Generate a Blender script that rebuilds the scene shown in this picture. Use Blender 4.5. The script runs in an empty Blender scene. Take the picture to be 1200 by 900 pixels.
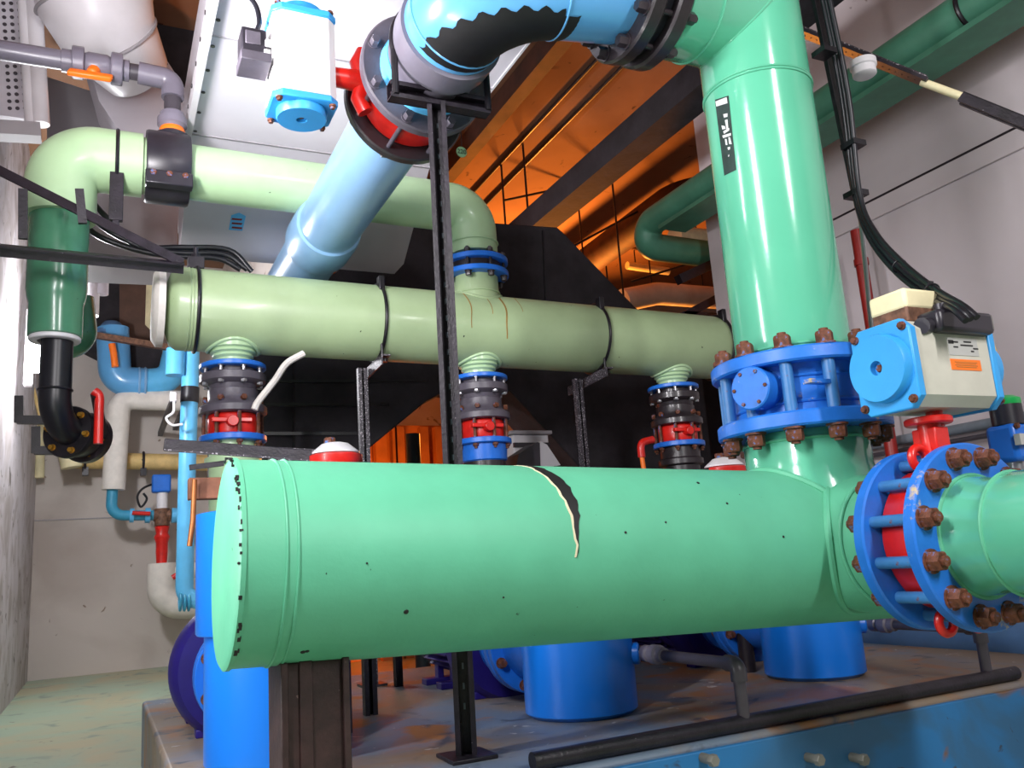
import bpy, math, random
from mathutils import Vector, Matrix
random.seed(7)
V = Vector
SC = bpy.context.scene
COL = SC.collection
PI = math.pi
# ------------------------------------------------------------------ camera
F = 1000.0; PITCH = math.radians(11.7); ROLL = math.radians(4.0); HEAD = math.radians(26); CZ = .86
fh = V((math.sin(HEAD), math.cos(HEAD), 0)); rh = V((math.cos(HEAD), -math.sin(HEAD), 0)); up = V((0, 0, 1))
fw = fh*math.cos(PITCH) + up*math.sin(PITCH)
u0 = up*math.cos(PITCH) - fh*math.sin(PITCH)
CR = rh*math.cos(ROLL) - u0*math.sin(ROLL)
CU = u0*math.cos(ROLL) + rh*math.sin(ROLL)
CC = V((0, 0, CZ))
cd = bpy.data.cameras.new('camera'); cam = bpy.data.objects.new('camera', cd); COL.objects.link(cam)
cam.matrix_world = Matrix(((CR.x, CU.x, -fw.x, CC.x), (CR.y, CU.y, -fw.y, CC.y), (CR.z, CU.z, -fw.z, CC.z), (0, 0, 0, 1)))
cd.sensor_fit = 'HORIZONTAL'; cd.sensor_width = 36; cd.lens = 36*F/1200; cd.clip_start = .02; cd.clip_end = 100
SC.camera = cam

def ray(x, y): return CR*((x-600)/F) + CU*((450-y)/F) + fw
def on(x, y, ax, v):
    r = ray(x, y); k = 'xyz'.index(ax); return CC + r*((v-CC[k])/r[k])
def D(x, y, Y): return on(x, y, 'y', Y)
def Dx(x, y, X): return on(x, y, 'x', X)
def Dz(x, y, Z): return on(x, y, 'z', Z)

# ------------------------------------------------------------------ materials
def srgb(c):
    if isinstance(c, str): c = [int(c[i:i+2], 16)/255 for i in (0, 2, 4)]
    return tuple(((v/12.92) if v <= .04045 else ((v+.055)/1.055)**2.4) for v in c) + (1,)
MATS = {}
def mat(name, col, rough=.45, metal=0, var=.10, vscale=6, spots=0, spot_col='0a0a0a', spot_scale=60, bump=.0, bscale=80, wear=0, wear_col='7a4a25', wear_scale=3, coat=0, spec=.5):
    m = bpy.data.materials.new(name); m.use_nodes = True; nt = m.node_tree; N = nt.nodes; L = nt.links
    b = N['Principled BSDF']; b.inputs['Roughness'].default_value = rough; b.inputs['Metallic'].default_value = metal
    b.inputs['Coat Weight'].default_value = coat; b.inputs['Specular IOR Level'].default_value = spec
    b.inputs['Coat Roughness'].default_value = .12
    c = srgb(col)
    tc = N.new('ShaderNodeTexCoord')
    def noise(scale, detail=4, rg=.6):
        n = N.new('ShaderNodeTexNoise'); n.inputs['Scale'].default_value = scale; n.inputs['Detail'].default_value = detail
        n.inputs['Roughness'].default_value = rg; L.new(tc.outputs['Object'], n.inputs['Vector']); return n
    def ramp(src, a, bb):
        r = N.new('ShaderNodeMapRange'); r.inputs['From Min'].default_value = a; r.inputs['From Max'].default_value = bb
        L.new(src, r.inputs['Value']); return r.outputs['Result']
    def mix(f, A, B):
        x = N.new('ShaderNodeMix'); x.data_type = 'RGBA'; L.new(f, x.inputs[0])
        for s, i in ((A, 6), (B, 7)):
            if isinstance(s, tuple): x.inputs[i].default_value = s
            else: L.new(s, x.inputs[i])
        return x.outputs[2]
    n1 = noise(vscale)
    lo = tuple(max(0, v*(1-var*1.6)) for v in c[:3])+(1,); hi = tuple(min(1, v*(1+var)) for v in c[:3])+(1,)
    cur = mix(ramp(n1.outputs['Fac'], .35, .65), lo, hi)
    if wear:
        n2 = noise(wear_scale, 8, .7)
        cur = mix(ramp(n2.outputs['Fac'], .72-wear, .76-wear*.8), cur, srgb(wear_col))
    if spots:
        n3 = noise(spot_scale, 2, .5)
        cur = mix(ramp(n3.outputs['Fac'], .80-spots, .82-spots), cur, srgb(spot_col))
    L.new(cur, b.inputs['Base Color'])
    if bump:
        n4 = noise(bscale, 3); bp = N.new('ShaderNodeBump'); bp.inputs['Strength'].default_value = bump; bp.inputs['Distance'].default_value = .01
        L.new(n4.outputs['Fac'], bp.inputs['Height']); L.new(bp.outputs['Normal'], b.inputs['Normal'])
    MATS[name] = m; return m
def emis(name, col, s):
    m = bpy.data.materials.new(name); m.use_nodes = True; b = m.node_tree.nodes['Principled BSDF']
    b.inputs['Base Color'].default_value = srgb(col); b.inputs['Emission Color'].default_value = srgb(col); b.inputs['Emission Strength'].default_value = s
    MATS[name] = m; return m
mat('mint', '5fb590', .5, var=.05, vscale=4, spots=.035, spot_scale=34, bump=.06, bscale=50, coat=.0, spec=.35)
mat('mint_glossy', '62bd9a', .16, var=.03, vscale=3, spots=.0, bump=.03, bscale=30, coat=.5)
mat('sage', 'a1b78c', .4, var=.06, vscale=3, spots=.04, spot_scale=30, bump=.05, bscale=40, coat=.1)
mat('pale_sage', 'b0cfa2', .35, var=.05, vscale=3, spots=.03, spot_scale=28, coat=.15)
mat('deep_green', '4c8c6a', .25, var=.08, vscale=4, spots=.03, coat=.3)
mat('dull_green', '478068', .45, var=.12, vscale=4)
mat('pale_blue', '88b4dc', .3, var=.04, vscale=3, coat=.2)
mat('pipe_blue', '5fa6dc', .28, var=.05, vscale=3, coat=.3)
mat('sky_blue', '62bdf0', .35, var=.05)
mat('teal_blue', '3f9fc4', .35, var=.06)
mat('flange_blue', '2272d2', .4, var=.10, vscale=8, wear=.115, wear_col='c9b48a', wear_scale=7, bump=.05)
mat('clean_blue', '1f6fd6', .35, var=.08)
mat('strainer_blue', '0c78e4', .32, var=.05, vscale=2, bump=.03, bscale=20, coat=.2)
mat('cap_blue', '38a3ea', .4, var=.05, vscale=6, bump=.04, bscale=120)
mat('pump_purple', '20156e', .4, var=.12)
mat('motor_purple', '3c2f80', .5, var=.12)
mat('red', 'd81f17', .35, var=.10, vscale=12, coat=.2)
mat('dark_red', '8a1a16', .4, var=.12)
mat('orange', 'ff7a1c', .4, var=.04)
mat('black_paint', '17141a', .35, var=.25, vscale=12, bump=.1, bscale=60)
mat('black_steel', '221c25', .4, var=.3, vscale=20, spots=.05, spot_col='8d8790', spot_scale=90, bump=.15, bscale=90)
mat('speckled_steel', '3a353c', .45, var=.3, vscale=40, spots=.2, spot_col='aaa4aa', spot_scale=130, bump=.1)
mat('iron_grey', '55505a', .4, var=.12, vscale=10, bump=.08, bscale=60)
mat('dark_iron', '2a2428', .35, var=.2, vscale=10, bump=.08, coat=.2)
mat('black_rubber', '15151c', .35, var=.15)
mat('rust', '6e3c24', .65, var=.35, vscale=40, wear=.17, wear_col='4a76b0', wear_scale=40, bump=.3, bscale=120)
mat('rusty_steel', '74503c', .6, var=.3, vscale=30, bump=.2)
mat('rod_blue', '3a78b4', .4, var=.1, vscale=10, wear=.14, wear_col='7c3f20', wear_scale=22)
mat('steel', 'b0b0b4', .3, metal=.8, var=.1)
mat('copper', 'b87240', .4, metal=.5, var=.2)
mat('brass', 'b98a35', .35, metal=.7, var=.1)
mat('grey_pvc', '77727f', .35, var=.06, coat=.1)
mat('dark_pvc', '4a454c', .4, var=.1)
mat('white_paint', 'e9e6ea', .4, var=.03, vscale=5)
mat('duct_white', 'd6d2da', .5, var=.04, vscale=1.5, bump=.02, bscale=8)
mat('duct_grey', 'a9a5aa', .55, var=.06, vscale=1.5)
mat('insulation_white', 'e8e2da', .7, var=.06, vscale=8, bump=.15, bscale=20)
mat('cream', 'e9dfb4', .6, var=.08, vscale=8)
mat('tan', 'd9bb7c', .6, var=.12, vscale=8, spots=.1, spot_col='2a1c10', spot_scale=10)
mat('actuator_grey', 'c9c6b8', .45, var=.06, vscale=6, wear=.05, wear_col='a69260')
mat('actuator_white', 'f1eeee', .4, var=.02)
mat('black_plastic', '2b2830', .35, var=.15)
mat('grey_plastic', '7c7a72', .4, var=.1)
mat('label_grey', 'b9b8b4', .5, var=.03)
mat('ink', '1c1c1c', .5, var=.0)
mat('yellow', 'd8b020', .5, var=.05)
mat('green_plastic', '1fae55', .3, var=.05)
mat('tag_green', '8fc79a', .5, var=.05)
mat('white_ink', 'dcdcdc', .5, var=.05)
mat('black_label', '243833', .5, var=.2, vscale=30)
mat('brown_steel', '33201f', .5, var=.3, vscale=14, bump=.15, bscale=60, spots=.06, spot_col='77605a', spot_scale=70)
mat('dark_wood', '4a2a1c', .7, var=.3, vscale=6)
mat('brick_brown', '8a5a44', .8, var=.2, vscale=14)
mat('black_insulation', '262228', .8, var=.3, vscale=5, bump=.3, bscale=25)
mat('shade_brown', '5b4236', .7, var=.15)
mat('peeled_black', '121012', .6, var=.2)
mat('peeled_cream', 'd8cfae', .6, var=.1)
mat('stain_rust', '9a7a3e', .6, var=.2)
mat('orange_steel', 'c8763a', .6, var=.15, vscale=3)
mat('night_blue', '1f3542', .35, var=.1)
mat('conduit_grey', '78828c', .4, var=.1)
mat('dusty_blue', '5c86b8', .4, var=.15, vscale=2)
emis('tube_glow', 'f4f6ff', 30)

def surf(name, base, layers, rough=.7, bump=.1, bscale=8, spec=.3):
    """wall / floor material: base colour, then (scale, lo, hi, colour, distort) noise layers"""
    m = bpy.data.materials.new(name); m.use_nodes = True; nt = m.node_tree; N = nt.nodes; L = nt.links
    b = N['Principled BSDF']; b.inputs['Roughness'].default_value = rough; b.inputs['Specular IOR Level'].default_value = spec
    tc = N.new('ShaderNodeTexCoord'); cur = None
    for (s, lo, hi, col, dist, det) in layers:
        n = N.new('ShaderNodeTexNoise'); n.inputs['Scale'].default_value = s; n.inputs['Detail'].default_value = det; n.inputs['Distortion'].default_value = dist
        L.new(tc.outputs['Object'], n.inputs['Vector'])
        r = N.new('ShaderNodeMapRange'); r.inputs['From Min'].default_value = lo; r.inputs['From Max'].default_value = hi; L.new(n.outputs['Fac'], r.inputs['Value'])
        x = N.new('ShaderNodeMix'); x.data_type = 'RGBA'; L.new(r.outputs['Result'], x.inputs[0])
        if cur is None: x.inputs[6].default_value = srgb(base)
        else: L.new(cur, x.inputs[6])
        x.inputs[7].default_value = srgb(col); cur = x.outputs[2]
    L.new(cur, b.inputs['Base Color'])
    n = N.new('ShaderNodeTexNoise'); n.inputs['Scale'].default_value = bscale; n.inputs['Detail'].default_value = 6; L.new(tc.outputs['Object'], n.inputs['Vector'])
    bp = N.new('ShaderNodeBump'); bp.inputs['Strength'].default_value = bump; bp.inputs['Distance'].default_value = .02
    L.new(n.outputs['Fac'], bp.inputs['Height']); L.new(bp.outputs['Normal'], b.inputs['Normal'])
    MATS[name] = m
surf('wall_white', 'cfc6bf', [(1.2, .45, .7, 'b9aea6', .5, 6), (5, .68, .72, '8c7a6c', 1, 8)], .75)
surf('wall_mauve', 'd6cdd0', [(1.0, .4, .7, 'c6bdc0', .5, 6), (4, .70, .74, '7d6f66', 1, 8)], .7)
surf('wall_left_mat', 'c9c4c8', [(2.0, .42, .65, 'a79f9c', 1.5, 8), (7, .62, .7, '6a6560', 1, 8)], .7)
surf('floor_green', '9db39c', [(1.5, .4, .65, 'b3ad8b', 1, 6), (4, .58, .7, '7d8f83', 1, 8), (9, .68, .74, '5f5a48', 1, 8)], .45, spec=.5)
surf('plinth_paint', '6f7f92', [(1.3, .42, .58, '8c7a66', 1.2, 6), (2.2, .55, .66, 'a26f45', 1.5, 8), (6, .6, .7, '48505c', 1, 8), (14, .68, .72, 'c9c4c0', 1, 6)], .5, spec=.5)
surf('plinth_blue', '2a78b4', [(2.0, .45, .6, '356a94', 1.0, 6), (3.5, .60, .68, '7a5a40', 1.5, 8), (9, .66, .72, '3a3a40', 1, 8)], .5, spec=.5)
surf('ceiling_brown', '8d6a52', [(.8, .4, .65, '7a5842', .5, 6), (6, .66, .72, '4a3428', 1, 8)], .85)

# ------------------------------------------------------------------ mesh builder
def basis(a):
    a = a.normalized(); t = V((0, 0, 1)) if abs(a.z) < .9 else V((1, 0, 0))
    u = t.cross(a).normalized(); return u, a.cross(u).normalized(), a
class MB:
    def __init__(s): s.v = []; s.f = []; s.isl = []; s.fisl = []
    def add(s, vs, fs):
        k = len(s.v); s.isl.append(k); s.fisl.append(len(s.f)); s.v += [V(p) for p in vs]; s.f += [tuple(i+k for i in f) for f in fs]; return s
    def lathe(s, prof, o, a, n=40):
        o = V(o); u, w, a = basis(V(a)); vs = []; fs = []; rows = []
        for r, h in prof:
            if r < 1e-6: rows.append([len(vs)]); vs.append(o+a*h)
            else:
                rows.append(list(range(len(vs), len(vs)+n)))
                vs += [o+a*h+(u*math.cos(2*PI*i/n)+w*math.sin(2*PI*i/n))*r for i in range(n)]
        for A, B in zip(rows, rows[1:]):
            for i in range(n):
                j = (i+1) % n
                if len(A) == 1 and len(B) == 1: continue
                if len(A) == 1: fs.append((A[0], B[j], B[i]))
                elif len(B) == 1: fs.append((A[i], A[j], B[0]))
                else: fs.append((A[i], A[j], B[j], B[i]))
        return s.add(vs, fs)
    def cyl(s, p0, p1, r0, r1=None, n=32, b=.0):
        p0 = V(p0); p1 = V(p1); L = (p1-p0).length; r1 = r0 if r1 is None else r1
        if b: pr = [(0, 0), (r0-b, 0), (r0, b), (r1, L-b), (r1-b, L), (0, L)]
        else: pr = [(0, 0), (r0, 0), (r1, L), (0, L)]
        return s.lathe(pr, p0, p1-p0, n)
    def disc(s, o, a, r, t, ri=0, n=48, b=.004):
        """flange ring starting at o, thickness t along a"""
        if ri: pr = [(ri, 0), (r-b, 0), (r, b), (r, t-b), (r-b, t), (ri, t), (ri, 0)]
        else: pr = [(0, 0), (r-b, 0), (r, b), (r, t-b), (r-b, t), (0, t)]
        return s.lathe(pr, o, a, n)
    def torus(s, o, a, R, r, n=48, m=10):
        return s.lathe([(R+r*math.cos(2*PI*i/m), r*math.sin(2*PI*i/m)) for i in range(m+1)], o, a, n)
    def tube(s, path, r, n=16, cap=True):
        P = [V(p) for p in path]; k = len(P); rr = r if isinstance(r, (list, tuple)) else [r]*k
        T = [(P[min(i+1, k-1)]-P[max(i-1, 0)]).normalized() for i in range(k)]
        u, w, _ = basis(T[0]); vs = []; fs = []
        for i in range(k):
            if i:
                q = T[i-1].rotation_difference(T[i]); u = q @ u; w = q @ w
            vs += [P[i]+(u*math.cos(2*PI*j/n)+w*math.sin(2*PI*j/n))*rr[i] for j in range(n)]
        for i in range(k-1):
            for j in range(n):
                j2 = (j+1) % n; fs.append((i*n+j, i*n+j2, (i+1)*n+j2, (i+1)*n+j))
        if cap: fs.append(tuple(reversed(range(n)))); fs.append(tuple((k-1)*n+j for j in range(n)))
        return s.add(vs, fs)
    def box(s, c, sz, ax=None):
        c = V(c); X, Y, Z = ax or (V((1, 0, 0)), V((0, 1, 0)), V((0, 0, 1)))
        vs = [c+X*(sz[0]/2*i)+Y*(sz[1]/2*j)+Z*(sz[2]/2*k) for i in (-1, 1) for j in (-1, 1) for k in (-1, 1)]
        return s.add(vs, [(0, 1, 3, 2), (4, 6, 7, 5), (0, 4, 5, 1), (2, 3, 7, 6), (0, 2, 6, 4), (1, 5, 7, 3)])
    def bar(s, p0, p1, w, h, upv=(0, 0, 1)):
        p0 = V(p0); p1 = V(p1); a = (p1-p0).normalized(); x = a.cross(V(upv)).normalized(); z = x.cross(a)
        return s.box((p0+p1)/2, (w, (p1-p0).length, h), (x, a, z))
    def angle(s, p0, p1, w, t, upv=(0, 0, 1)):
        p0 = V(p0); p1 = V(p1); a = (p1-p0).normalized(); x = a.cross(V(upv)).normalized(); z = x.cross(a)
        s.bar(p0+z*0, p1+z*0, w, t, upv); s.box((p0+p1)/2 - x*(w/2-t/2) - z*(w/2), (t, (p1-p0).length, w), (x, a, z)); return s
    def channel(s, p0, p1, w, d, t, face):
        """C channel: web + two flanges; open side towards face"""
        p0 = V(p0); p1 = V(p1); a = (p1-p0).normalized(); f = V(face); f = (f-a*f.dot(a)).normalized(); x = a.cross(f); L = (p1-p0).length; c = (p0+p1)/2
        s.box(c-f*(d/2-t/2), (w, L, t), (x, a, f))
        for q in (-1, 1):
            s.box(c+x*q*(w/2-t/2), (t, L, d), (x, a, f)); s.box(c+x*q*(w/2-t*2)+f*(d/2-t/2), (t*2.2, L, t), (x, a, f))
        return s
    def prism(s, poly, ext):
        P = [V(p) for p in poly]; e = V(ext); n = len(P)
        return s.add(P+[p+e for p in P], [tuple(range(n)), tuple(reversed(range(n, 2*n)))]+[(i, (i+1) % n, (i+1) % n+n, i+n) for i in range(n)])
    def hexa(s, o, a, r, h, n=6):
        return s.lathe([(0, 0), (r, 0), (r, h*.82), (r*.86, h), (0, h)], o, a, n)
    def mesh(s, name, m, off=V((0, 0, 0)), ang=40):
        me = bpy.data.meshes.new(name); me.from_pydata([tuple(p-off) for p in s.v], [], s.f)
        import bmesh
        bm = bmesh.new(); bm.from_mesh(me); bmesh.ops.recalc_face_normals(bm, faces=bm.faces); bm.to_mesh(me); bm.free()
        me.polygons.foreach_set('use_smooth', [True]*len(me.polygons))
        me.set_sharp_from_angle(angle=math.radians(ang)); me.materials.append(MATS[m]); return me
    def clusters(s):
        k = len(s.isl)
        if k < 2: return None
        bb = []
        for i in range(k):
            q = s.v[s.isl[i]:(s.isl[i+1] if i+1 < k else len(s.v))]
            bb.append([(min(p[c] for p in q)-.0015, max(p[c] for p in q)+.0015) for c in range(3)])
        par = list(range(k))
        def find(i):
            while par[i] != i: i = par[i]
            return i
        for i in range(k):
            for j in range(i):
                if all(bb[i][c][0] <= bb[j][c][1] and bb[j][c][0] <= bb[i][c][1] for c in range(3)): par[find(i)] = find(j)
        g = {}
        for i in range(k): g.setdefault(find(i), []).append(i)
        return list(g.values()) if len(g) > 1 else None
    def build(s, name, m, parent=None, bevel=0, label=None, origin=None, ang=40):
        g = s.clusters() if parent is not None else None
        if g and len(g) <= 40:
            first = None; k = len(s.isl)
            for idx in g:
                b = MB()
                for i in idx:
                    v0, f0 = s.isl[i], s.fisl[i]; v1 = s.isl[i+1] if i+1 < k else len(s.v); f1 = s.fisl[i+1] if i+1 < k else len(s.f)
                    b.add(s.v[v0:v1], [tuple(q-v0 for q in f) for f in s.f[f0:f1]])
                o = b.build1(name, m, parent, bevel, label, origin, ang); first = first or o
            return first
        o = s.build1(name, m, parent, bevel, label, origin, ang)
        if g: o['kind'] = 'stuff'
        return o
    def build1(s, name, m, parent=None, bevel=0, label=None, origin=None, ang=40):
        if parent is not None: off = wloc(parent)
        elif origin is not None: off = V(origin)
        else:
            xs = [p.x for p in s.v]; ys = [p.y for p in s.v]; zs = [p.z for p in s.v]
            off = V(((min(xs)+max(xs))/2, (min(ys)+max(ys))/2, min(zs)))
        o = bpy.data.objects.new(name, s.mesh(name, m, off, ang)); COL.objects.link(o)
        if parent is not None: o.parent = parent
        else: o.location = off
        if label: o['label'] = label
        if bevel:
            bv = o.modifiers.new('bevel', 'BEVEL'); bv.width = bevel; bv.segments = 2; bv.limit_method = 'ANGLE'; bv.angle_limit = math.radians(50)
        return o
def wloc(o):
    p = V(o.location)
    while o.parent: o = o.parent; p += V(o.location)
    return p
def tag(o, label, cat, group=None):
    o['label'] = label; o['category'] = cat
    if group: o['group'] = group
    return o
def thing(name, label, cat, loc, group=None):
    o = bpy.data.objects.new(name, None); o.empty_display_size = .05; COL.objects.link(o); o.location = loc; return tag(o, label, cat, group)
def struct(o): o['kind'] = 'structure'; return o
def kids(o): return [c for c in bpy.data.objects if c.parent == o]
def copy_tree(o, parent=None):
    c = o.copy(); COL.objects.link(c)
    if parent is not None: c.parent = parent
    for k in kids(o): copy_tree(k, c)
    return c
def put(name, me, parent, p, label=None):
    o = bpy.data.objects.new(name, me); COL.objects.link(o); o.parent = parent; o.location = V(p)-wloc(parent)
    if label: o['label'] = label
    return o
def fillet(pts, R, n=8):
    """polyline with rounded corners"""
    P = [V(p) for p in pts]; out = [P[0]]
    for i in range(1, len(P)-1):
        a = (P[i-1]-P[i]); b = (P[i+1]-P[i]); la, lb = a.length, b.length; a.normalize(); b.normalize()
        ang = a.angle(b); r = R[i-1] if isinstance(R, (list, tuple)) else R
        t = min(r/math.tan(ang/2), la*.49, lb*.49); r2 = t*math.tan(ang/2); c = P[i]+(a+b).normalized()*(r2/math.sin(ang/2))
        s0 = P[i]+a*t-c; s1 = P[i]+b*t-c; tot = s0.angle(s1)
        axn = s0.cross(s1).normalized()
        for k in range(n+1): out.append(c+Matrix.Rotation(tot*k/n, 3, axn) @ s0)
    out.append(P[-1]); return out
def spline(pts, n=6):
    P = [V(p) for p in pts]; Q = [P[0]*2-P[1]]+P+[P[-1]*2-P[-2]]; out = []
    for i in range(1, len(Q)-2):
        for k in range(n):
            t = k/n; a, b, c, d = Q[i-1:i+3]
            out.append(.5*((2*b)+(c-a)*t+(2*a-5*b+4*c-d)*t*t+(3*b-a-3*c+d)*t**3))
    out.append(P[-1]); return out
def ringpts(o, a, r, n, ph=0):
    u, w, a = basis(V(a)); return [V(o)+(u*math.cos(2*PI*(i+ph)/n)+w*math.sin(2*PI*(i+ph)/n))*r for i in range(n)]
X, Y, Z = V((1, 0, 0)), V((0, 1, 0)), V((0, 0, 1))
def boltmesh(a, r, L, nut=None, rod=True, m='rust'):
    """through bolt from 0 to L along a, with washer, hex head and nut outside both ends"""
    b = MB(); h = nut or r*1.5; a = V(a).normalized()
    if rod: b.cyl(-a*h*1.0, a*(L+h*1.4), r*.5, n=10)
    for o, d in ((V((0, 0, 0)), -a), (a*L, a)):
        b.cyl(o, o+d*r*.22, r*1.25, n=16); b.hexa(o+d*r*.22, d, r, h)
    return b.mesh('bolt', m)
# ================================================================== SETTING
def slab(name, lo, hi, m):
    lo = V(lo); hi = V(hi); b = MB().box((lo+hi)/2, hi-lo); o = b.build(name, m); return struct(o)
WX, WL, WB, CZ_ = 4.2, -.65, 10.4, 4.6
slab('floor', (-1.2, -2, -.2), (9.5, 12, 0), 'floor_green')
slab('wall_back', (-1.2, WB, 0), (9.5, WB+.25, CZ_), 'wall_white')
slab('wall_left', (WL-.25, -2, 0), (WL, WB, CZ_), 'wall_left_mat')
slab('wall_right', (WX, -2, 0), (WX+.22, 4.62, CZ_), 'wall_mauve')
slab('wall_light_block', (1.25, 6.7, 0), (1.4, WB, CZ_), 'wall_white')  # unseen wall added to keep the orange light off the back wall at left
slab('ceiling', (-1.2, -2, CZ_), (9.5, 12, CZ_+.2), 'ceiling_brown')
slab('trim_1', (WX-.02, -2, 2.85), (WX, 4.6, 2.864), 'black_steel')
slab('trim_2', (WX-.02, -2, 2.74), (WX, 4.6, 2.85), 'wall_mauve')
slab('trim_3', (WL, WB-.012, 1.62), (3, WB, 1.63), 'duct_grey')
slab('wall_far', (9.3, 4, 0), (9.5, WB, CZ_), 'wall_mauve')
tag(MB().box((WX+.05, 4.72, CZ_/2), (.34, .2, CZ_)).build('concrete_column', 'wall_mauve'), 'mauve grey square column at the far end of the right wall', 'column')
pl = thing('concrete_plinth', 'low concrete plinth with worn blue grey paint under the blue strainers', 'plinth', (1.8, 3.5, 0))
MB().prism([(.2, 2.16, 0), (4.1, 2.16, 0), (4.1, 2.16, .31), (.2, 2.16, .31)], (0, 2.65, 0)).build('block', 'plinth_paint', pl, .015)
MB().box((2.15, 2.155, .148), (3.88, .02, .285)).build('front_face', 'plinth_blue', pl, .004, 'blue painted front face')
# ================================================================== BIG HEADER PIPE IN FRONT
tl = D(262, 659, 2.06); tr = V((2.36, 2.06, .828)); ta = (tr-tl).normalized(); TL = (tr-tl).length; TR = .232
big = thing('header_pipe', 'huge mint green horizontal header pipe with a flat blank end in the foreground', 'pipe', (1.3, 2.06, .6))
MB().lathe([(0, .012), (TR, .012), (TR, TL-.05), (TR-.05, TL), (0, TL)], tl, ta, 96).build('shell', 'mint', big)
MB().lathe([(0, 0), (TR-.006, 0), (TR+.004, .006), (TR+.004, .016), (TR-.01, .016)], tl, ta, 96).build('end_plate', 'mint', big)
wb = MB()
for h in (.098, .122): wb.torus(tl+ta*h, ta, TR+.0005, .0035, 96, 8)
wb.build('weld_bead', 'mint', big)
def cylpatch(o, a, r, spans, m, name, parent, lift=.0015):
    """jagged patch of paint on a pipe of radius r: spans = [(angle from up towards the viewer side, h0, h1)]"""
    a = V(a).normalized(); side = -(Y-a*Y.dot(a)).normalized() if abs(a.y) < .9 else V((-1, 0, 0)); u = side.cross(a); u = u if u.z > 0 else -u
    if abs(a.z) > .9: u = V((-1, 0, 0)); side = V((0, -1, 0))
    vs = []; fs = []
    for t, h0, h1 in spans:
        d = u*math.cos(t)+side*math.sin(t)
        for h in (h0, h1): vs.append(V(o)+a*h+d*(r+lift))
        for h in (h0, h1): vs.append(V(o)+a*h+d*(r-.004))
    for i in range(len(spans)-1):
        k = 4*i; fs += [(k, k+1, k+5, k+4), (k, k+4, k+6, k+2), (k+1, k+3, k+7, k+5)]
    return MB().add(vs, fs).build(name, m, parent)
sp = []; sp2 = []; sx = 0.735
for i in range(26):
    t = math.radians(4+i*3.6); q = i/25; w = .031*math.sin(PI*min(1, q*1.05+.03))*(1-.35*q)+.0015
    c = sx+.055*math.sin(q*2.0)+random.uniform(-.003, .003)
    sp.append((t, c-w*.3+random.uniform(-.002, .002), c+w+random.uniform(-.002, .002)))
    sp2.append((t, c-w*.3-.0045-random.uniform(0, .003)*(1-q*.4), c-w*.2))
cylpatch(tl, ta, TR, sp, 'peeled_black', 'peeled_paint_patch', big)['label'] = 'black peeled paint gash'
cylpatch(tl, ta, TR, sp2, 'peeled_cream', 'peeled_paint_patch', big, .0012)['label'] = 'cream primer edge of the gash'
rim = MB()
for i in range(34):
    t = random.uniform(-.2, 2.6); L = random.uniform(.004, .014)
    d = (u0-ta*u0.dot(ta)).normalized(); d = V((0, -math.sin(t), math.cos(t)))
    rim.box(tl+ta*random.uniform(.004, .010)+d*(TR+.0025), (random.uniform(.003, .008), L, .004), (ta, d.cross(ta), d))
rim.build('chipped_rim', 'peeled_black', big)
# black pock marks on the shell
pk = MB()
for (px, py, s) in ((476, 717, 5), (283, 568, 3), (280, 660, 2.4), (278, 736, 3), (733, 624, 3), (818, 566, 4), (852, 590, 3), (780, 612, 2.5), (918, 629, 3), (355, 764, 5), (360, 763, 4), (590, 700, 2), (430, 660, 2)):
    r = ray(px, py)   # meet the ray with the pipe surface
    w0 = CC-tl; dd = r-ta*r.dot(ta); ww = w0-ta*w0.dot(ta)
    A, B, Cq = dd.dot(dd), 2*dd.dot(ww), ww.dot(ww)-TR*TR; ds = B*B-4*A*Cq
    if ds < 0: continue
    p = CC+r*((-B-math.sqrt(ds))/(2*A)); h = (p-tl).dot(ta); nn = (p-tl-ta*h).normalized()
    pk.lathe([(0, .0022), (s*.0011, .0015), (s*.0014, -.003)], p, nn, 8)
pk.build('paint_chips', 'peeled_black', big)
# neck up to the check valve
RX, RY = 2.04, 2.06; RR = .183
zlb, zlt, zub, zut = 1.193, 1.24, 1.389, 1.434
nk = MB().lathe([(.215, .98), (.21, 1.02), (.200, 1.06), (.195, 1.085), (.195, 1.175), (.185, zlb)], (RX, RY, 0), Z, 72); nk.build('neck', 'mint_glossy', big)
wb = MB().torus((RX, RY, 1.165), Z, .195, .005, 72, 8); 
# saddle weld where the neck meets the shell
def saddle(b, R, r, o, a, d, wr=.006, n=72):
    """weld bead along the meeting curve of a pipe (axis a through o, radius R) and a branch of radius r along d"""
    a = V(a).normalized(); d = V(d).normalized(); e = a.cross(d); P = []
    for i in range(n+1):
        t = 2*PI*i/n; x = r*math.cos(t); y = r*math.sin(t); P.append(V(o)+a*x+e*y+d*math.sqrt(max(0, R*R-y*y)))
    b.tube(P, wr, 8, False)
saddle(wb, TR, .214, (RX, RY, tl.z+ta.z*(RX-tl.x)), ta, Z, .012)
BX, BZ = 2.045, .842
# side branch towards the camera
by0, by1 = 1.705, 1.668
MB().lathe([(.2, -.16), (.196, -.215), (.182, -.262), (.176, -.30), (.172, -.36)], (BX, RY, BZ), Y, 72).build('branch_neck', 'mint', big)
saddle(wb, TR, .198, (BX, RY, BZ), ta, -Y, .012)
wb.torus((BX, RY-.262, BZ), Y, .186, .006, 64, 8)
wb.build('saddle_weld', 'mint', big)
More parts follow.
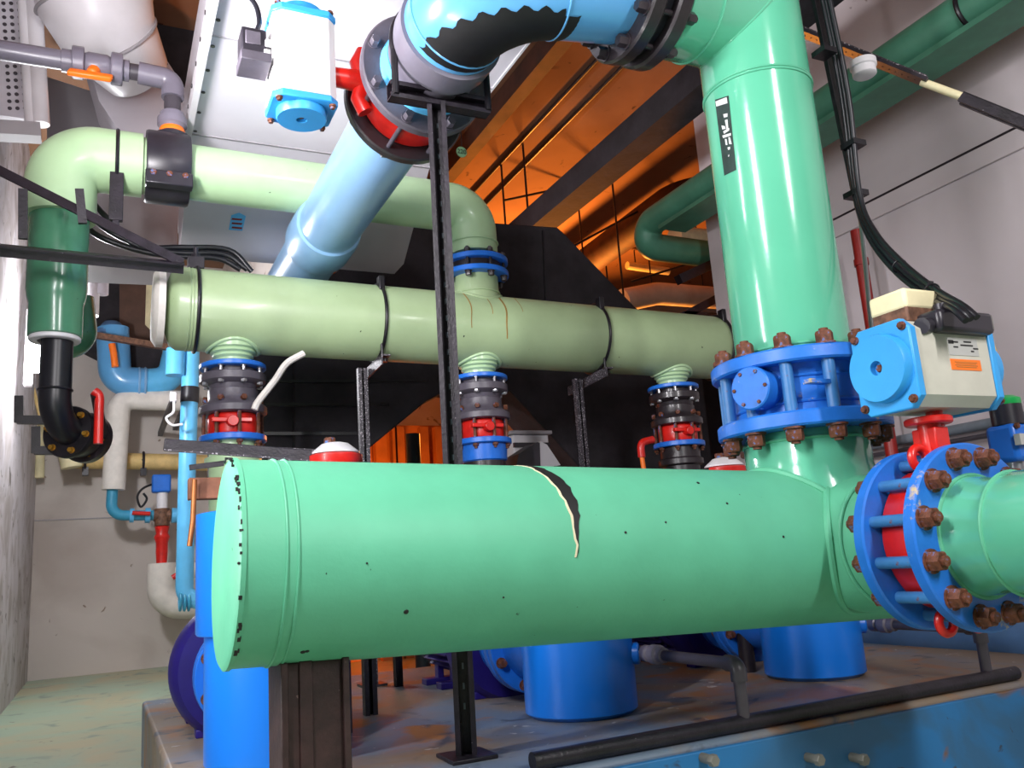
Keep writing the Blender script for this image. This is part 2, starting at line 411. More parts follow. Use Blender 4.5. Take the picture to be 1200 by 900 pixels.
# ================================================================== RISER
ris = thing('riser_pipe', 'tall glossy mint green riser pipe with a tee at the top', 'pipe', (RX, RY, zut))
MB().lathe([(RR-.01, zut-.03), (RR, zut), (RR, 3.9)], (RX, RY, 0), Z, 96).build('pipe', 'mint_glossy', ris)
tz = 2.69
MB().lathe([(RR+.001, 0), (RR+.001, .33), (RR+.012, .345), (RR+.012, .365), (RR-.02, .38)], (RX, RY, tz), -X, 72).build('tee_branch', 'mint_glossy', ris)
wb = MB().torus((RX, RY, 2.395), Z, RR+.001, .005, 80, 8).torus((RX, RY, 2.405), Z, RR+.001, .004, 80, 8).torus((RX, RY, zut+.025), Z, RR+.001, .004, 80, 8).torus((RX, RY, zut+.008), Z, RR+.002, .004, 80, 8)
saddle(wb, RR, RR*.985, (RX, RY, tz), Z, -X, .006); wb.torus((RX-.24, RY, tz), X, RR+.001, .005, 72, 8)
wb.build('weld_bead', 'mint_glossy', ris)
# dark sticker with white script on the riser
def cyl_at(px, py, o, R):
    r = ray(px, py); w = CC-V((o[0], o[1], 0)); A = r.x**2+r.y**2; B = 2*(r.x*w.x+r.y*w.y); Cq = w.x**2+w.y**2-R*R
    ds = max(0, B*B-4*A*Cq); return CC+r*((-B-math.sqrt(ds))/(2*A))
def cylquad(b, q, o, R, lift, nu=8, nv=10):
    vs = []
    for j in range(nv+1):
        for i in range(nu+1):
            u, v = i/nu, j/nv; x = (q[0][0]*(1-u)+q[1][0]*u)*(1-v)+(q[3][0]*(1-u)+q[2][0]*u)*v; y = (q[0][1]*(1-u)+q[1][1]*u)*(1-v)+(q[3][1]*(1-u)+q[2][1]*u)*v
            p = cyl_at(x, y, o, R); nrm = V((p.x-o[0], p.y-o[1], 0)).normalized(); vs.append(p+nrm*lift)
    b.add(vs, [(j*(nu+1)+i, j*(nu+1)+i+1, (j+1)*(nu+1)+i+1, (j+1)*(nu+1)+i) for j in range(nv) for i in range(nu)])
b = MB(); cylquad(b, [(838, 117), (854, 112), (863, 199), (849, 206)], (RX, RY), RR, .0012)
lab = b.build('pipe_label', 'black_label', ris, label='dark sticker with worn white script')
b = MB()
for q in ([(839, 119), (852, 114), (853, 121), (840, 125)], [(848, 134), (853, 133), (853, 137), (849, 138)], [(850, 141), (853, 140), (854, 151), (852, 152)], [(846, 147), (850, 148), (851, 151), (847, 152)], [(848, 154), (855, 150), (855, 153), (849, 157)], [(847, 159), (857, 156), (857, 159), (848, 162)], [(850, 163), (852, 163), (853, 170), (851, 170)], [(854, 161), (856, 161), (858, 169), (855, 169)], [(853, 173), (856, 172), (856, 175), (854, 176)], [(854, 182), (855, 181), (855, 183), (854, 184)]):
    cylquad(b, q, (RX, RY), RR, .0022, 3, 3)
b.build('script_mark', 'white_ink', lab)
# ================================================================== BLUE CHECK VALVE UNDER THE RISER
cv = thing('check_valve', 'big bright blue flanged check valve joining the riser to the header', 'valve', (RX, RY, zlb))
FR = .27
MB().lathe([(.17, zlt-.01), (.215, zlt), (.205, zlt+.03), (.205, zub-.03), (.215, zub), (.17, zub+.01)], (RX, RY, 0), Z, 64).build('body', 'flange_blue', cv)
rbm = MB()
for h in (zlt+.035, zub-.035): rbm.torus((RX, RY, h), Z, .205, .006, 64, 8)
rbm.build('body_rib', 'flange_blue', cv)
MB().disc((RX, RY, zlb), Z, FR, zlt-zlb, 0, 80, .006).build('flange', 'flange_blue', cv)
MB().disc((RX, RY, zub), Z, FR, zut-zub, 0, 80, .006).build('flange', 'flange_blue', cv)
nb = MB().cyl((0, 0, 0), (0, 0, zub-zlt), .019, n=16).mesh('tie_rod', 'rod_blue')
hd = MB().cyl((0, 0, zlb-zlt), (0, 0, zut-zlt), .012, n=8)
for o, d in ((V((0, 0, zlb-zlt)), -Z), (V((0, 0, zut-zlt)), Z)): hd.cyl(o, o+d*.006, .032, n=16).hexa(o+d*.006, d, .027, .036).cyl(o+d*.03, o+d*.05, .014, n=10)
hd = hd.mesh('bolt', 'rust')
for i, p in enumerate(ringpts((RX, RY, zlt), Z, .237, 12, .3)):
    put('tie_rod', nb, cv, p); put('bolt', hd, cv, p)
bd = V((-.96, -.28, 0)).normalized(); bp = V((RX, RY, 1.325))
MB().cyl(bp+bd*.15, bp+bd*.265, .062, n=32).build('boss', 'flange_blue', cv)
MB().disc(bp+bd*.262, bd, .067, .022, 0, 32).build('boss_cover', 'flange_blue', cv)
sc = MB()
for p in ringpts(bp+bd*.284, bd, .054, 6): sc.hexa(p, bd, .006, .006)
sc.build('cover_screws', 'rust', cv)
b = MB().cyl((RX-.235, RY-.07, 1.26), (RX-.235, RY-.07, 1.37), .012, n=12); b.box((RX-.13, RY-.22, 1.318), (.10, .03, .012)); b.build('name_boss', 'flange_blue', cv)
# ================================================================== RED WAFER BUTTERFLY VALVE AT RIGHT
fy = 1.505
wv = thing('butterfly_valve', 'red wafer butterfly valve clamped between two blue flanges on the near right branch', 'valve', (BX, 1.6, BZ-.24))
FO = .242
MB().disc((BX, 1.665, BZ), Y, FO, .036, .12, 80, .005).build('flange', 'flange_blue', wv)
MB().disc((BX, fy, BZ), Y, FO, .036, .12, 80, .005).build('flange', 'flange_blue', wv)
MB().lathe([(.15, fy+.036), (.176, fy+.040), (.186, fy+.05), (.186, 1.65), (.176, 1.662), (.15, 1.665)], (BX, 0, BZ), Y, 64).build('valve_body', 'red', wv)
MB().lathe([(.14, fy+.03), (.168, fy+.034), (.168, 1.665), (.14, 1.67)], (BX, 0, BZ), Y, 48).build('liner', 'black_rubber', wv)
ym = (fy+1.701)/2
b = MB().cyl((BX, ym, BZ+.17), (BX, ym, BZ+.31), .034, .030, n=24).disc((BX, ym, BZ+.305), Z, .062, .02, 0, 32).box((BX, ym, BZ+.26), (.055, .075, .07)); b.build('stem_neck', 'red', wv, .004)
for sx_, sz_ in ((.0, 1), (.0, -1)):
    a = PI/2*sz_
    for s in (-1, 1):
        p = V((BX+s*.06, ym, BZ+sz_*.215)); MB().torus(p, Y, .027, .012, 24, 10).box(p-V((s*.012, 0, sz_*.025)), (.03, .03, .03)).build('lug', 'red', wv)
rod = MB().cyl((0, fy+.036, 0), (0, 1.665, 0), .0155, n=16).mesh('tie_rod', 'rod_blue')
hd = MB().cyl((0, fy, 0), (0, 1.701, 0), .010, n=8)
for o, d in ((V((0, fy, 0)), -Y), (V((0, 1.701, 0)), Y)): hd.cyl(o, o+d*.005, .031, n=16).hexa(o+d*.005, d, .026, .030).cyl(o+d*.03, o+d*.045, .0135, n=10)
hd = hd.mesh('bolt', 'rust')
for p in ringpts((BX, 0, BZ), Y, .205, 12, .5): put('tie_rod', rod, wv, p); put('bolt', hd, wv, p)
# near pipe
npipe = thing('branch_pipe', 'short mint green reducer pipe leaving the red valve at the right edge', 'pipe', (BX, 1.3, BZ-.16))
MB().lathe([(.12, fy+.01), (.155, fy), (.150, fy-.02), (.142, fy-.07), (.150, fy-.11), (.152, fy-.115), (.152, .45), (0, .45)], (BX, 0, BZ), Y, 72).build('pipe', 'mint_glossy', npipe)
MB().torus((BX, fy-.112, BZ), Y, .152, .005, 64, 8).torus((BX, fy-.0, BZ), Y, .156, .006, 64, 8).build('weld_bead', 'mint', npipe)
# ================================================================== RIGHT ACTUATOR
def actuator(name, label, o, lng, stm, L, w, h, body_m, cap_m, screw=True):
    """pneumatic actuator: long axis lng, stem axis stm"""
    t = thing(name, label, 'valve actuator', o); o = V(o); lng = V(lng).normalized(); stm = V(stm).normalized(); dp = lng.cross(stm)
    def oct_(c, w, h, ch): return [c+dp*x+stm*y for x, y in ((-w/2+ch, -h/2), (w/2-ch, -h/2), (w/2, -h/2+ch), (w/2, h/2-ch), (w/2-ch, h/2), (-w/2+ch, h/2), (-w/2, h/2-ch), (-w/2, -h/2+ch))]
    MB().prism(oct_(o-lng*L/2, w, h, .028), lng*L).build('body', body_m, t, .004)
    for s in (-1, 1):
        c = o+lng*s*L/2
        cp = MB().prism(oct_(c, w*1.04, h*1.04, .03), lng*s*.026).build('end_cap', cap_m, t, .004)
        MB().lathe([(0, .02), (.40*h, .02), (.40*h, .048), (.385*h, .056), (.085*h, .056), (.08*h, .036), (0, .036)], c, lng*s, 48).build('cap_disc', cap_m, cp)
        q = MB().hexa(c+lng*s*.034, lng*s, .011, .012)
        for i in (-1, 1):
            for j in (-1, 1):
                p = c+lng*s*.026+dp*i*w*.42+stm*j*h*.42; q.cyl(p, p+lng*s*.006, .012, n=12).hexa(p+lng*s*.006, lng*s, .009, .008)
        q.build('cap_screws', 'rust', cp)
    return t
AO = V((2.075, ym, 1.302))
act = actuator('pneumatic_actuator', 'pneumatic actuator with grey body and bright blue end caps on the red valve', AO, X, Z, .285, .19, .235, 'actuator_grey', 'cap_blue')
MB().cyl(AO-Z*.16, AO-Z*.105, .022, n=16).build('drive_shaft', 'red', act)
b = MB().box(AO+V((-.02, .02, .152)), (.14, .12, .05)); b.build('box_base', 'rusty_steel', act, .006)
MB().box(AO+V((-.02, .02, .196)), (.145, .125, .06)).build('junction_box', 'cream', act, .01)
sw = MB().box(AO+V((.03, -.09, .11)), (.22, .075, .062)).build('solenoid_valve', 'black_plastic', act, .012)
b = MB()
for dx in (-.05, .03): b.cyl(AO+V((.03+dx, -.09, .14)), AO+V((.03+dx, -.09, .165)), .018, n=16)
b.cyl(AO+V((-.085, -.09, .10)), AO+V((-.12, -.10, .095)), .022, n=16); b.build('solenoid_knob', 'black_plastic', sw)
MB().box(AO+V((.155, -.08, .12)), (.035, .05, .05)).build('solenoid_plug', 'grey_plastic', sw, .006)
yf = -.0955
MB().box(AO+V((.035, yf, -.005)), (.12, .002, .03)).build('orange_sticker', 'orange', act, label='orange sticker')
npb = MB().box(AO+V((.035, yf, .045)), (.12, .002, .048)).build('nameplate', 'label_grey', act, label='grey nameplate with black print')
b = MB()
for k, (x0, w_, z_) in enumerate(((-.015, .024, .058), (.035, .03, .060), (-.015, .018, .044), (.03, .05, .050), (.065, .02, .042), (.05, .012, .034))): b.box(AO+V((x0+.02, yf-.0015, z_)), (w_, .001, .004))
b.box(AO+V((-.012, yf-.0015, .0575)), (.02, .001, .010)); b.build('printed_lines', 'ink', npb)
b = MB()
for k in range(4): b.box(AO+V((.035, yf-.0015, .002-.0045*k)), (.09-.01*(k % 2), .001, .0012))
b.build('sticker_lines', 'stain_rust', act)
b = MB().tube(spline([AO+V((.17, -.06, .10)), AO+V((.20, -.07, .07)), AO+V((.205, -.07, .0)), AO+V((.20, -.06, -.04))]), .004, 8); b.build('brass_hose', 'yellow', act)
# ================================================================== OVERHEAD BLUE PIPE
PX, PZ, PR = 1.01, 2.60, .155
bl = thing('blue_elbow_pipe', 'glossy blue plastic pipe with a wide elbow and black adapter hanging overhead', 'pipe', (1.2, 2.06, 2.45))
BR_ = .168
path = fillet([(1.56, 2.06, tz), (PX, 2.06, PZ+.01), (PX, 2.60, PZ)], .26, 14)
MB().tube(path[:-1]+[V((PX, 2.40, PZ))], BR_, 56).build('pipe', 'pipe_blue', bl)
b = MB()
for i in (2, 14): b.torus(path[i], (path[min(i+1, len(path)-1)]-path[i-1]), BR_+.001, .004, 56, 8)
b.torus((1.42, 2.06, tz-.005), X, BR_+.001, .003, 56, 6); b.build('joint_ring', 'pipe_blue', bl)
MB().lathe([(.15, 2.33), (.18, 2.335), (.178, 2.42), (.165, 2.47), (.165, 2.52), (.16, 2.53)], (PX, 0, PZ), Y, 56).build('adapter', 'grey_pvc', bl, label='dark grey plastic adapter sleeve')
# black bitumen smear on the underside of the bend
vs = []; fs = []; n = 30; m = 9
Lp = [V((1.40, 2.06, tz-.002)), V((1.30, 2.06, tz-.004))]+path[1:16]
dense = spline(Lp, 3)
for i, p in enumerate(dense):
    t = (dense[min(i+1, len(dense)-1)]-dense[max(i-1, 0)]).normalized(); dn = (-Z+t*t.z).normalized(); sd = t.cross(dn)
    q = i/(len(dense)-1); a0 = -.5-.5*q+.08*math.sin(i*1.7)+.05*math.sin(i*.9); a1 = .35+.5*q+.06*math.sin(i*1.3+1)
    if i == 0: a0, a1 = -.1, .1
    for j in range(m+1):
        a = a0+(a1-a0)*j/m; d = dn*math.cos(a)+sd*math.sin(a); vs.append(p+d*(BR_+.0018))
fs = [(i*(m+1)+j, i*(m+1)+j+1, (i+1)*(m+1)+j+1, (i+1)*(m+1)+j) for i in range(len(dense)-1) for j in range(m)]
MB().add(vs, fs).build('bitumen_smear', 'peeled_black', bl, label='black smear on the underside')
fl = thing('flange_coupling', 'dark iron bolted flange pair joining blue pipe to the mint tee', 'flange', (1.55, 2.06, tz-.26))
MB().disc((1.50, 2.06, tz), X, .238, .055, .12, 64, .008).build('flange', 'dark_iron', fl)
MB().disc((1.595, 2.06, tz), X, .238, .055, .12, 64, .008).build('flange', 'dark_iron', fl)
MB().cyl((1.555, 2.06, tz), (1.595, 2.06, tz), .2, n=48).build('gasket', 'black_rubber', fl)
hm = boltmesh(X, .021, .15, m='dark_iron')
for p in ringpts((1.50, 2.06, tz), X, .206, 10, .4): put('bolt', hm, fl, p)
# upper wafer valve
uv = thing('butterfly_valve', 'overhead butterfly valve with dark iron flanges and a red body on the pale blue pipe', 'valve', (PX, 2.73, PZ-.24))
U0, U1 = 2.60, 2.86
MB().disc((PX, U0, PZ), Y, .235, .04, .13, 64, .006).build('flange', 'iron_grey', uv)
MB().disc((PX, U1-.04, PZ), Y, .235, .04, .13, 64, .006).build('flange', 'dark_iron', uv)
MB().lathe([(.15, U0+.04), (.18, U0+.045), (.19, U0+.06), (.19, U1-.07), (.18, U1-.045), (.15, U1-.04)], (PX, 0, PZ), Y, 48).build('valve_body', 'red', uv)
MB().lathe([(.15, U0-.07), (.165, U0-.07), (.165, U0-.01), (.17, U0)], (PX, 0, PZ), Y, 48).lathe([(.17, U1), (.165, U1+.01), (.16, U1+.06), (.13, U1+.06)], (PX, 0, PZ), Y, 48).build('stub_end', 'sky_blue', uv)
um = (U0+U1)/2
b = MB().cyl((PX-.17, um, PZ), (PX-.31, um, PZ), .042, .034, n=24).disc((PX-.31, um, PZ), -X, .06, .016, 0, 24)
b.tube([(PX-.20, um, PZ-.02), (PX-.215, um, PZ-.07), (PX-.19, um, PZ-.12)], .028, 12); b.tube([(PX-.20, um, PZ+.02), (PX-.215, um, PZ+.07), (PX-.19, um, PZ+.12)], .028, 12); b.build('stem_neck', 'red', uv)
hm = boltmesh(Y, .018, U1-U0, m='iron_grey')
for p in ringpts((PX, U0, PZ), Y, .205, 8, .5): put('bolt', hm, uv, p)
UO = V((PX-.42, um, PZ+.015))
ua = actuator('pneumatic_actuator', 'overhead pneumatic actuator with white body and blue caps below the white duct', UO, Z, X, .30, .19, .215, 'actuator_white', 'cap_blue')
b = MB().box(UO+V((-.165, .0, .03)), (.085, .10, .11)); b.build('switch_box', 'black_plastic', ua, .006)
b = MB().box(UO+V((-.17, -.052, .045)), (.05, .006, .05)).box(UO+V((-.165, -.03, -.045)), (.10, .12, .035)); b.build('switch_cover', 'iron_grey', ua, .003)
b = MB().box(UO+V((-.12, -.058, .03)), (.02, .01, .022)).box(UO+V((-.125, -.058, -.005)), (.02, .01, .016)); b.build('switch_window', 'white_paint', ua)
tag(MB().tube(spline([UO+V((-.155, 0, .09)), UO+V((-.14, 0, .15)), UO+V((-.16, .02, .24)), UO+V((-.25, .05, .33)), UO+V((-.4, .1, .42))]), .009, 10).build('cable', 'black_rubber'), 'short black cable rising from the switch box of the overhead actuator', 'cable')
pb = thing('pale_blue_pipe', 'pale blue plastic pipe slanting away overhead behind the unistrut post', 'pipe', (PX, 3.8, PZ-PR))
MB().cyl((PX, U1+.01, PZ), (PX, 5.15, PZ), PR, n=64).build('pipe', 'pale_blue', pb)
MB().lathe([(PR, 4.05), (PR+.012, 4.06), (PR+.022, 4.12), (PR+.024, 4.30), (PR+.018, 4.335), (PR-.01, 4.34)], (PX, 0, PZ), Y, 64).build('socket', 'pale_blue', pb)
# unistrut post + bracket + U bolt
Q = 2.47
st = thing('strut_post', 'tall slotted black steel strut post standing on the plinth', 'support post', (.985, Q, .31))
PB, PT = V((.975, Q, .31)), V((.992, Q, 2.40))
MB().channel(PB, PT, .062, .05, .005, (-.38, -.92, 0)).build('channel', 'black_steel', st)
b = MB()
fdir = V((-.38, -.92, 0)).normalized()
for i in range(34):
    z = .45+i*.057; b.box(V((.975+.017*(z-.31)/2.09, Q, z))-fdir*.0195, (.006, .002, .018), (X*.92-Y*.38, fdir, Z))
b.build('slots', 'conduit_grey', st)
MB().box((.975, Q, .316), (.14, .14, .012)).build('base_plate', 'black_steel', st, .003)
br = thing('strut_bracket', 'black strut arm on top of the post clamping the blue pipe', 'bracket', (.985, Q, 2.40))
MB().channel((.825, Q, 2.42), (1.185, Q, 2.42), .06, .045, .005, (0, -1, 0)).build('arm', 'black_steel', br)
b = MB().tube([V((PX+.172*math.cos(t), Q-.02, PZ+.172*math.sin(t))) for t in [PI*1.08-PI*1.16*i/30 for i in range(31)]], .012, 10)
b.tube([(PX-.168, Q-.02, PZ), (PX-.168, Q-.02, 2.40)], .012, 10).tube([(PX+.168, Q-.02, PZ), (PX+.168, Q-.02, 2.40)], .012, 10); b.build('u_bolt', 'black_paint', br)
# brown steel column carrying the big header
cp_ = thing('steel_column', 'rough dark brown steel column carrying the big mint header', 'support column', (.435, 2.06, 0))
MB().box((.435, 2.06, .338), (.135, .13, .676)).build('web', 'brown_steel', cp_, .006)
b = MB()
for dx in (-.068, .068): b.box((.435+dx, 2.06, .338), (.016, .16, .676))
b.box((.415, 2.06-.066, .338), (.03, .012, .676)); b.build('flange_plate', 'brown_steel', cp_, .003)
b = MB().box((.435, 2.06, .012), (.26, .26, .024)); b.build('base_plate', 'brown_steel', cp_, .004)
# ================================================================== PALE HEADER BEHIND
HY = 4.2; HR = .2
h0, h1 = D(197, 361, HY), D(840, 408, HY); ha = (h1-h0).normalized(); HL = (h1-h0).length
def hp(px): # point of header axis under pixel column px
    t = (px-197)/(840-197); a, c = 197, 840
    lo, hi = 0, 1
    p = D(px, 361+(408-361)*t, HY); return h0+ha*((p-h0).dot(ha))
hd_ = thing('header_pipe', 'pale sage green horizontal header pipe with blunt ends behind the strut post', 'pipe', (1.8, HY, h0.z-HR))
MB().lathe([(0, -.02), (HR*.55, -.015), (HR*.9, .01), (HR, .04), (HR, HL-.06), (HR*.95, HL-.02), (HR*.75, HL+.03), (0, HL+.06)], h0, ha, 72).build('shell', 'sage', hd_)
MB().torus(h0+ha*.085, ha, HR, .004, 64, 8).torus(h0+ha*.10, ha, HR, .003, 64, 8).build('weld_bead', 'sage', hd_)
MB().lathe([(0, -.055), (HR*.8, -.05), (HR*.95, -.03), (HR*.95, 0), (0, 0)], h0-ha*.02, ha, 48).build('blank_cap', 'insulation_white', hd_, label='off white blank end')
vx = [hp(273), hp(558), hp(783)]
b = MB()
for p in vx:
    b.lathe([(.12, -.155), (.118, -.19), (.105, -.197), (.108, -.21), (.094, -.218), (.096, -.23), (.084, -.24), (.084, -.268)], p, Z, 40)
    saddle(b, HR, .12, p, ha, -Z, .010, 48)
b2 = MB()
b.build('branch_nozzle', 'pale_sage', hd_)
tp = D(558, 332, HY); tp = h0+ha*((tp-h0).dot(ha))
MB().lathe([(.135, .12), (.135, .19), (.128, .20), (.128, .30)], tp, Z, 48).build('top_nozzle', 'sage', hd_)
b = MB(); saddle(b, HR, .137, tp, ha, Z, .010, 48); b.torus(tp+Z*.205, Z, .13, .006, 48, 8); b.build('saddle_weld', 'sage', hd_)
# rust drips on the header
b = MB()
for px, L_, w in ((537, .9, .004), (577, 1.0, .006), (561, .6, .003), (596, .5, .002)):
    p = hp(px); o = h0
    h = (p-h0).dot(ha); sp = []
    n_ = int(22*L_)
    for i in range(n_): sp.append((math.radians(28+i*4.2), h-w*(1-.5*i/n_)-.004*math.sin(i*.5), h+w*(1-.5*i/n_)-.004*math.sin(i*.5)))
    cylpatch(h0, ha, HR, sp, 'stain_rust', 'rust_drip', hd_, .001)
# hanger bands and their brackets
def band(px, label, leg=None, top=False, brace=True):
    p = hp(px); t = thing('pipe_band', label, 'pipe support', p-Z*HR, 'steel bands round the pale header')
    MB().torus(p, ha, HR+.004, .009, 56, 8).build('band', 'black_paint', t)
    if top:
        b = MB().box(p+Z*(HR+.035), (.075, .06, .06)).cyl(p+Z*(HR+.02), p+Z*(HR+.12), .012, n=10).hexa(p+Z*(HR+.06), Z, .022, .025); b.build('clamp', 'black_steel', t, .003)
    else:
        b = MB().box(p+Z*(HR*.86)-Y*(HR*.6), (.03, .05, .09)); b.build('clamp', 'black_paint', t, .004)
    if brace:
        c = p-Z*(HR+.012)
        MB().angle(c-Y*.16, c+Y*.30+V((0, 0, -.02)), .05, .008).build('cross_arm', 'speckled_steel', t)
        MB().cyl(c-Y*.13-X*.01, c-Y*.13-X*.01+Z*.1, .008, n=10).hexa(c-Y*.13-Z*.03, Z, .02, .02).build('hook_bolt', 'black_paint', t)
    if leg:
        MB().channel((leg, HY+.08, .31), (leg+.0, HY+.08, p.z-HR-.03), .05, .04, .006, (0, -1, 0)).build('leg', 'speckled_steel', t)
        MB().box((leg, HY+.08, .316), (.12, .12, .012)).build('foot_plate', 'black_steel', t)
    return t
band(229, 'black steel band with a bolted top clamp at the left end of the pale header', top=True, brace=False)
band(440, 'black steel band with bracket arm and leg left of the strut post', leg=hp(427).x)
band(694, 'black steel band with bracket arm and leg right of the strut post', leg=hp(680).x)
band(836, 'black steel band without bracket round the far right end of the pale header', brace=False)
# ---- valve stacks under the header
def vstack(p, lab1, lab2, lab3, dark):
    z0 = p.z-.268; K, S = .9, .83; g1 = 'grey check valves below the pale header'; g2 = 'red wafer valves below the grey check valves'
    body = 'dark_iron' if dark else 'iron_grey'
    c = thing('check_valve', lab1, 'valve', (p.x, p.y, z0-.30), g1)
    def L(pr): return MB().lathe([(r_*K, h_*S) for r_, h_ in pr], (p.x, p.y, z0), Z, 48)
    MB().disc((p.x, p.y, z0-.028*S), Z, .172*K, .028*S, 0, 48).build('flange', 'clean_blue', c, label='blue upper flange')
    L([(.12, -.028), (.12, -.055), (.165, -.06), (.17, -.065), (.17, -.105), (.165, -.11), (.125, -.125), (.118, -.15), (.128, -.155), (.128, -.20), (.135, -.225), (.17, -.25), (.174, -.255), (.174, -.29), (.168, -.295), (.1, -.295)]).build('body', body, c)
    bm_ = MB().cyl((0, 0, -.08), (0, 0, .018), .008, n=8).hexa((0, 0, .0), Z, .016, .014).hexa((0, 0, -.067), -Z, .015, .014).mesh('bolt', 'steel')
    for q in ringpts((p.x, p.y, z0-.025), Z, .148*K, 8, .3): put('bolt', bm_, c, q)
    b = MB()
    for q in ringpts((p.x, p.y, z0-.215*S), Z, .14*K, 8, .3): b.hexa(q, (q-V((p.x, p.y, z0-.215*S))), .015, .02)
    b.build('side_plugs', 'rust', c)
    w = thing('butterfly_valve', lab2, 'valve', (p.x, p.y, z0-.46*S), g2)
    L([(.1, -.296), (.125, -.298), (.13, -.31), (.13, -.40), (.125, -.415), (.1, -.418)]).build('valve_body', 'red', w)
    b = MB().cyl((p.x-.02, p.y-.10, z0-.355*S), (p.x-.02, p.y-.155, z0-.355*S), .026, n=16).box((p.x-.02, p.y-.115, z0-.345*S), (.18, .03, .02)); b.build('stem_boss', 'red', w, .003)
    MB().disc((p.x, p.y, z0-.455*S), Z, .172*K, .036*S, 0, 48).build('flange', 'clean_blue', w, label='blue lower flange')
    bm_ = MB().cyl((0, 0, -.165), (0, 0, .025), .009, n=8).hexa((0, 0, .01), Z, .018, .016).hexa((0, 0, -.14), -Z, .016, .014).mesh('bolt', 'rust')
    for q in ringpts((p.x, p.y, z0-.29*S), Z, .15*K, 8, .1): put('bolt', bm_, w, q)
    s = thing('discharge_pipe', lab3, 'pipe', (p.x, p.y, .31), 'discharge pipes rising from the pumps')
    return s, z0+.455*(1-S)
D1 = 'standing on the pump below'
s1, z1 = vstack(vx[0], 'grey flanged check valve under the left end of the pale header', 'red wafer valve under the leftmost grey check valve, beside the light blue pipe', 'pale green discharge pipe under the leftmost red wafer valve', False)
MB().lathe([(.11, z1-.455), (.11, z1-.52), (.13, z1-.53), (.13, z1-.56), (.11, z1-.57), (.11, .75), (0, .75)], (vx[0].x, vx[0].y, 0), Z, 40).build('pipe', 'pale_sage', s1)
s2, z2 = vstack(vx[1], 'grey flanged check valve just right of the strut post', 'red wafer valve just right of the strut post', 'discharge pipe with a blue collar just right of the strut post', False)
MB().lathe([(.13, z2-.455), (.125, z2-.54), (.11, z2-.55)], (vx[1].x, vx[1].y, 0), Z, 40).build('collar', 'clean_blue', s2, label='blue collar')
MB().lathe([(.115, z2-.54), (.115, .75), (0, .75)], (vx[1].x, vx[1].y, 0), Z, 40).build('pipe', 'dark_iron', s2)
s3, z3 = vstack(vx[2], 'black flanged check valve left of the big blue check valve', 'red wafer valve left of the big blue check valve', 'black discharge pipe left of the big blue check valve', True)
MB().lathe([(.12, z3-.455), (.12, z3-.52), (.135, z3-.53), (.135, z3-.56), (.11, z3-.57), (.11, .75), (0, .75)], (vx[2].x, vx[2].y, 0), Z, 40).build('pipe', 'dark_iron', s3)
tag(MB().tube([D(568, 600, 4.0), D(575, 600, 4.0)], .01).build('x', 'red'), 'x', 'x') if False else None
hl = thing('valve_lever', 'red lever with an orange grip hanging beside the rightmost red wafer valve', 'lever', D(752, 545, 4.05))
MB().tube(spline([D(765, 515, 4.05), D(752, 520, 4.05), D(752, 536, 4.05)]), .022, 10).build('arm', 'red', hl)
MB().tube([D(752, 534, 4.05), D(756, 560, 4.05), D(757, 580, 4.05)], .014, 10).build('grip', 'orange', hl)
# ================================================================== TOP PIPE
tzp = 2.865; TPR = .137; lx = D(67, 330, HY).x; DR = .112
top = thing('sage_loop_pipe', 'pale green pipe running high along the wall and bending down at both ends', 'pipe', (.9, HY, 2.6))
tb = V((tp.x, HY, 2.52))
MB().tube(fillet([(tp.x, HY, tzp-.30), (tp.x, HY, tzp-.02), (.12, HY, tzp+.0)], .20, 14), TPR, 48).build('pipe', 'pale_sage', top)
b = MB().torus((tp.x-.20, HY, tzp-.01), X, TPR+.002, .008, 48, 8).torus((tp.x, HY, tzp-.235), Z, TPR+.002, .006, 48, 8); b.build('weld_bead', 'pale_sage', top)
MB().tube(fillet([(.13, HY, tzp), (lx, HY, tzp), (lx, HY, 2.55)], .26, 16), TPR+.016, 48).build('elbow', 'pale_sage', top, label='larger pale green elbow at the left end')
MB().lathe([(DR-.02, 1.98), (DR, 1.985), (DR, 2.13), (DR+.008, 2.16), (DR+.014, 2.20), (DR+.014, 2.55)], (lx, HY, 0), Z, 48).build('down_pipe', 'deep_green', top, label='dark green glossy downpipe')
MB().disc((lx, HY, 1.962), Z, DR-.006, .02, .07, 48).build('end_ring', 'white_paint', top, label='white end ring')
tf = thing('flange_coupling', 'blue flange pair on the nozzle above the middle of the pale header', 'flange', (tp.x, HY, 2.46))
zt = tp.z+.30
FZ = .172
MB().disc((tp.x, HY, zt), Z, .19, .03, 0, 56).build('flange', 'clean_blue', tf); MB().disc((tp.x, HY, zt+.075), Z, .19, .03, 0, 56).build('flange', 'clean_blue', tf)
MB().cyl((tp.x, HY, zt+.03), (tp.x, HY, zt+.075), .15, n=40).build('gasket', 'dark_iron', tf)
hm = boltmesh(Z, .017, .105, m='dark_iron')
for p in ringpts((tp.x, HY, zt), Z, .165, 8, .2): put('bolt', hm, tf, p)
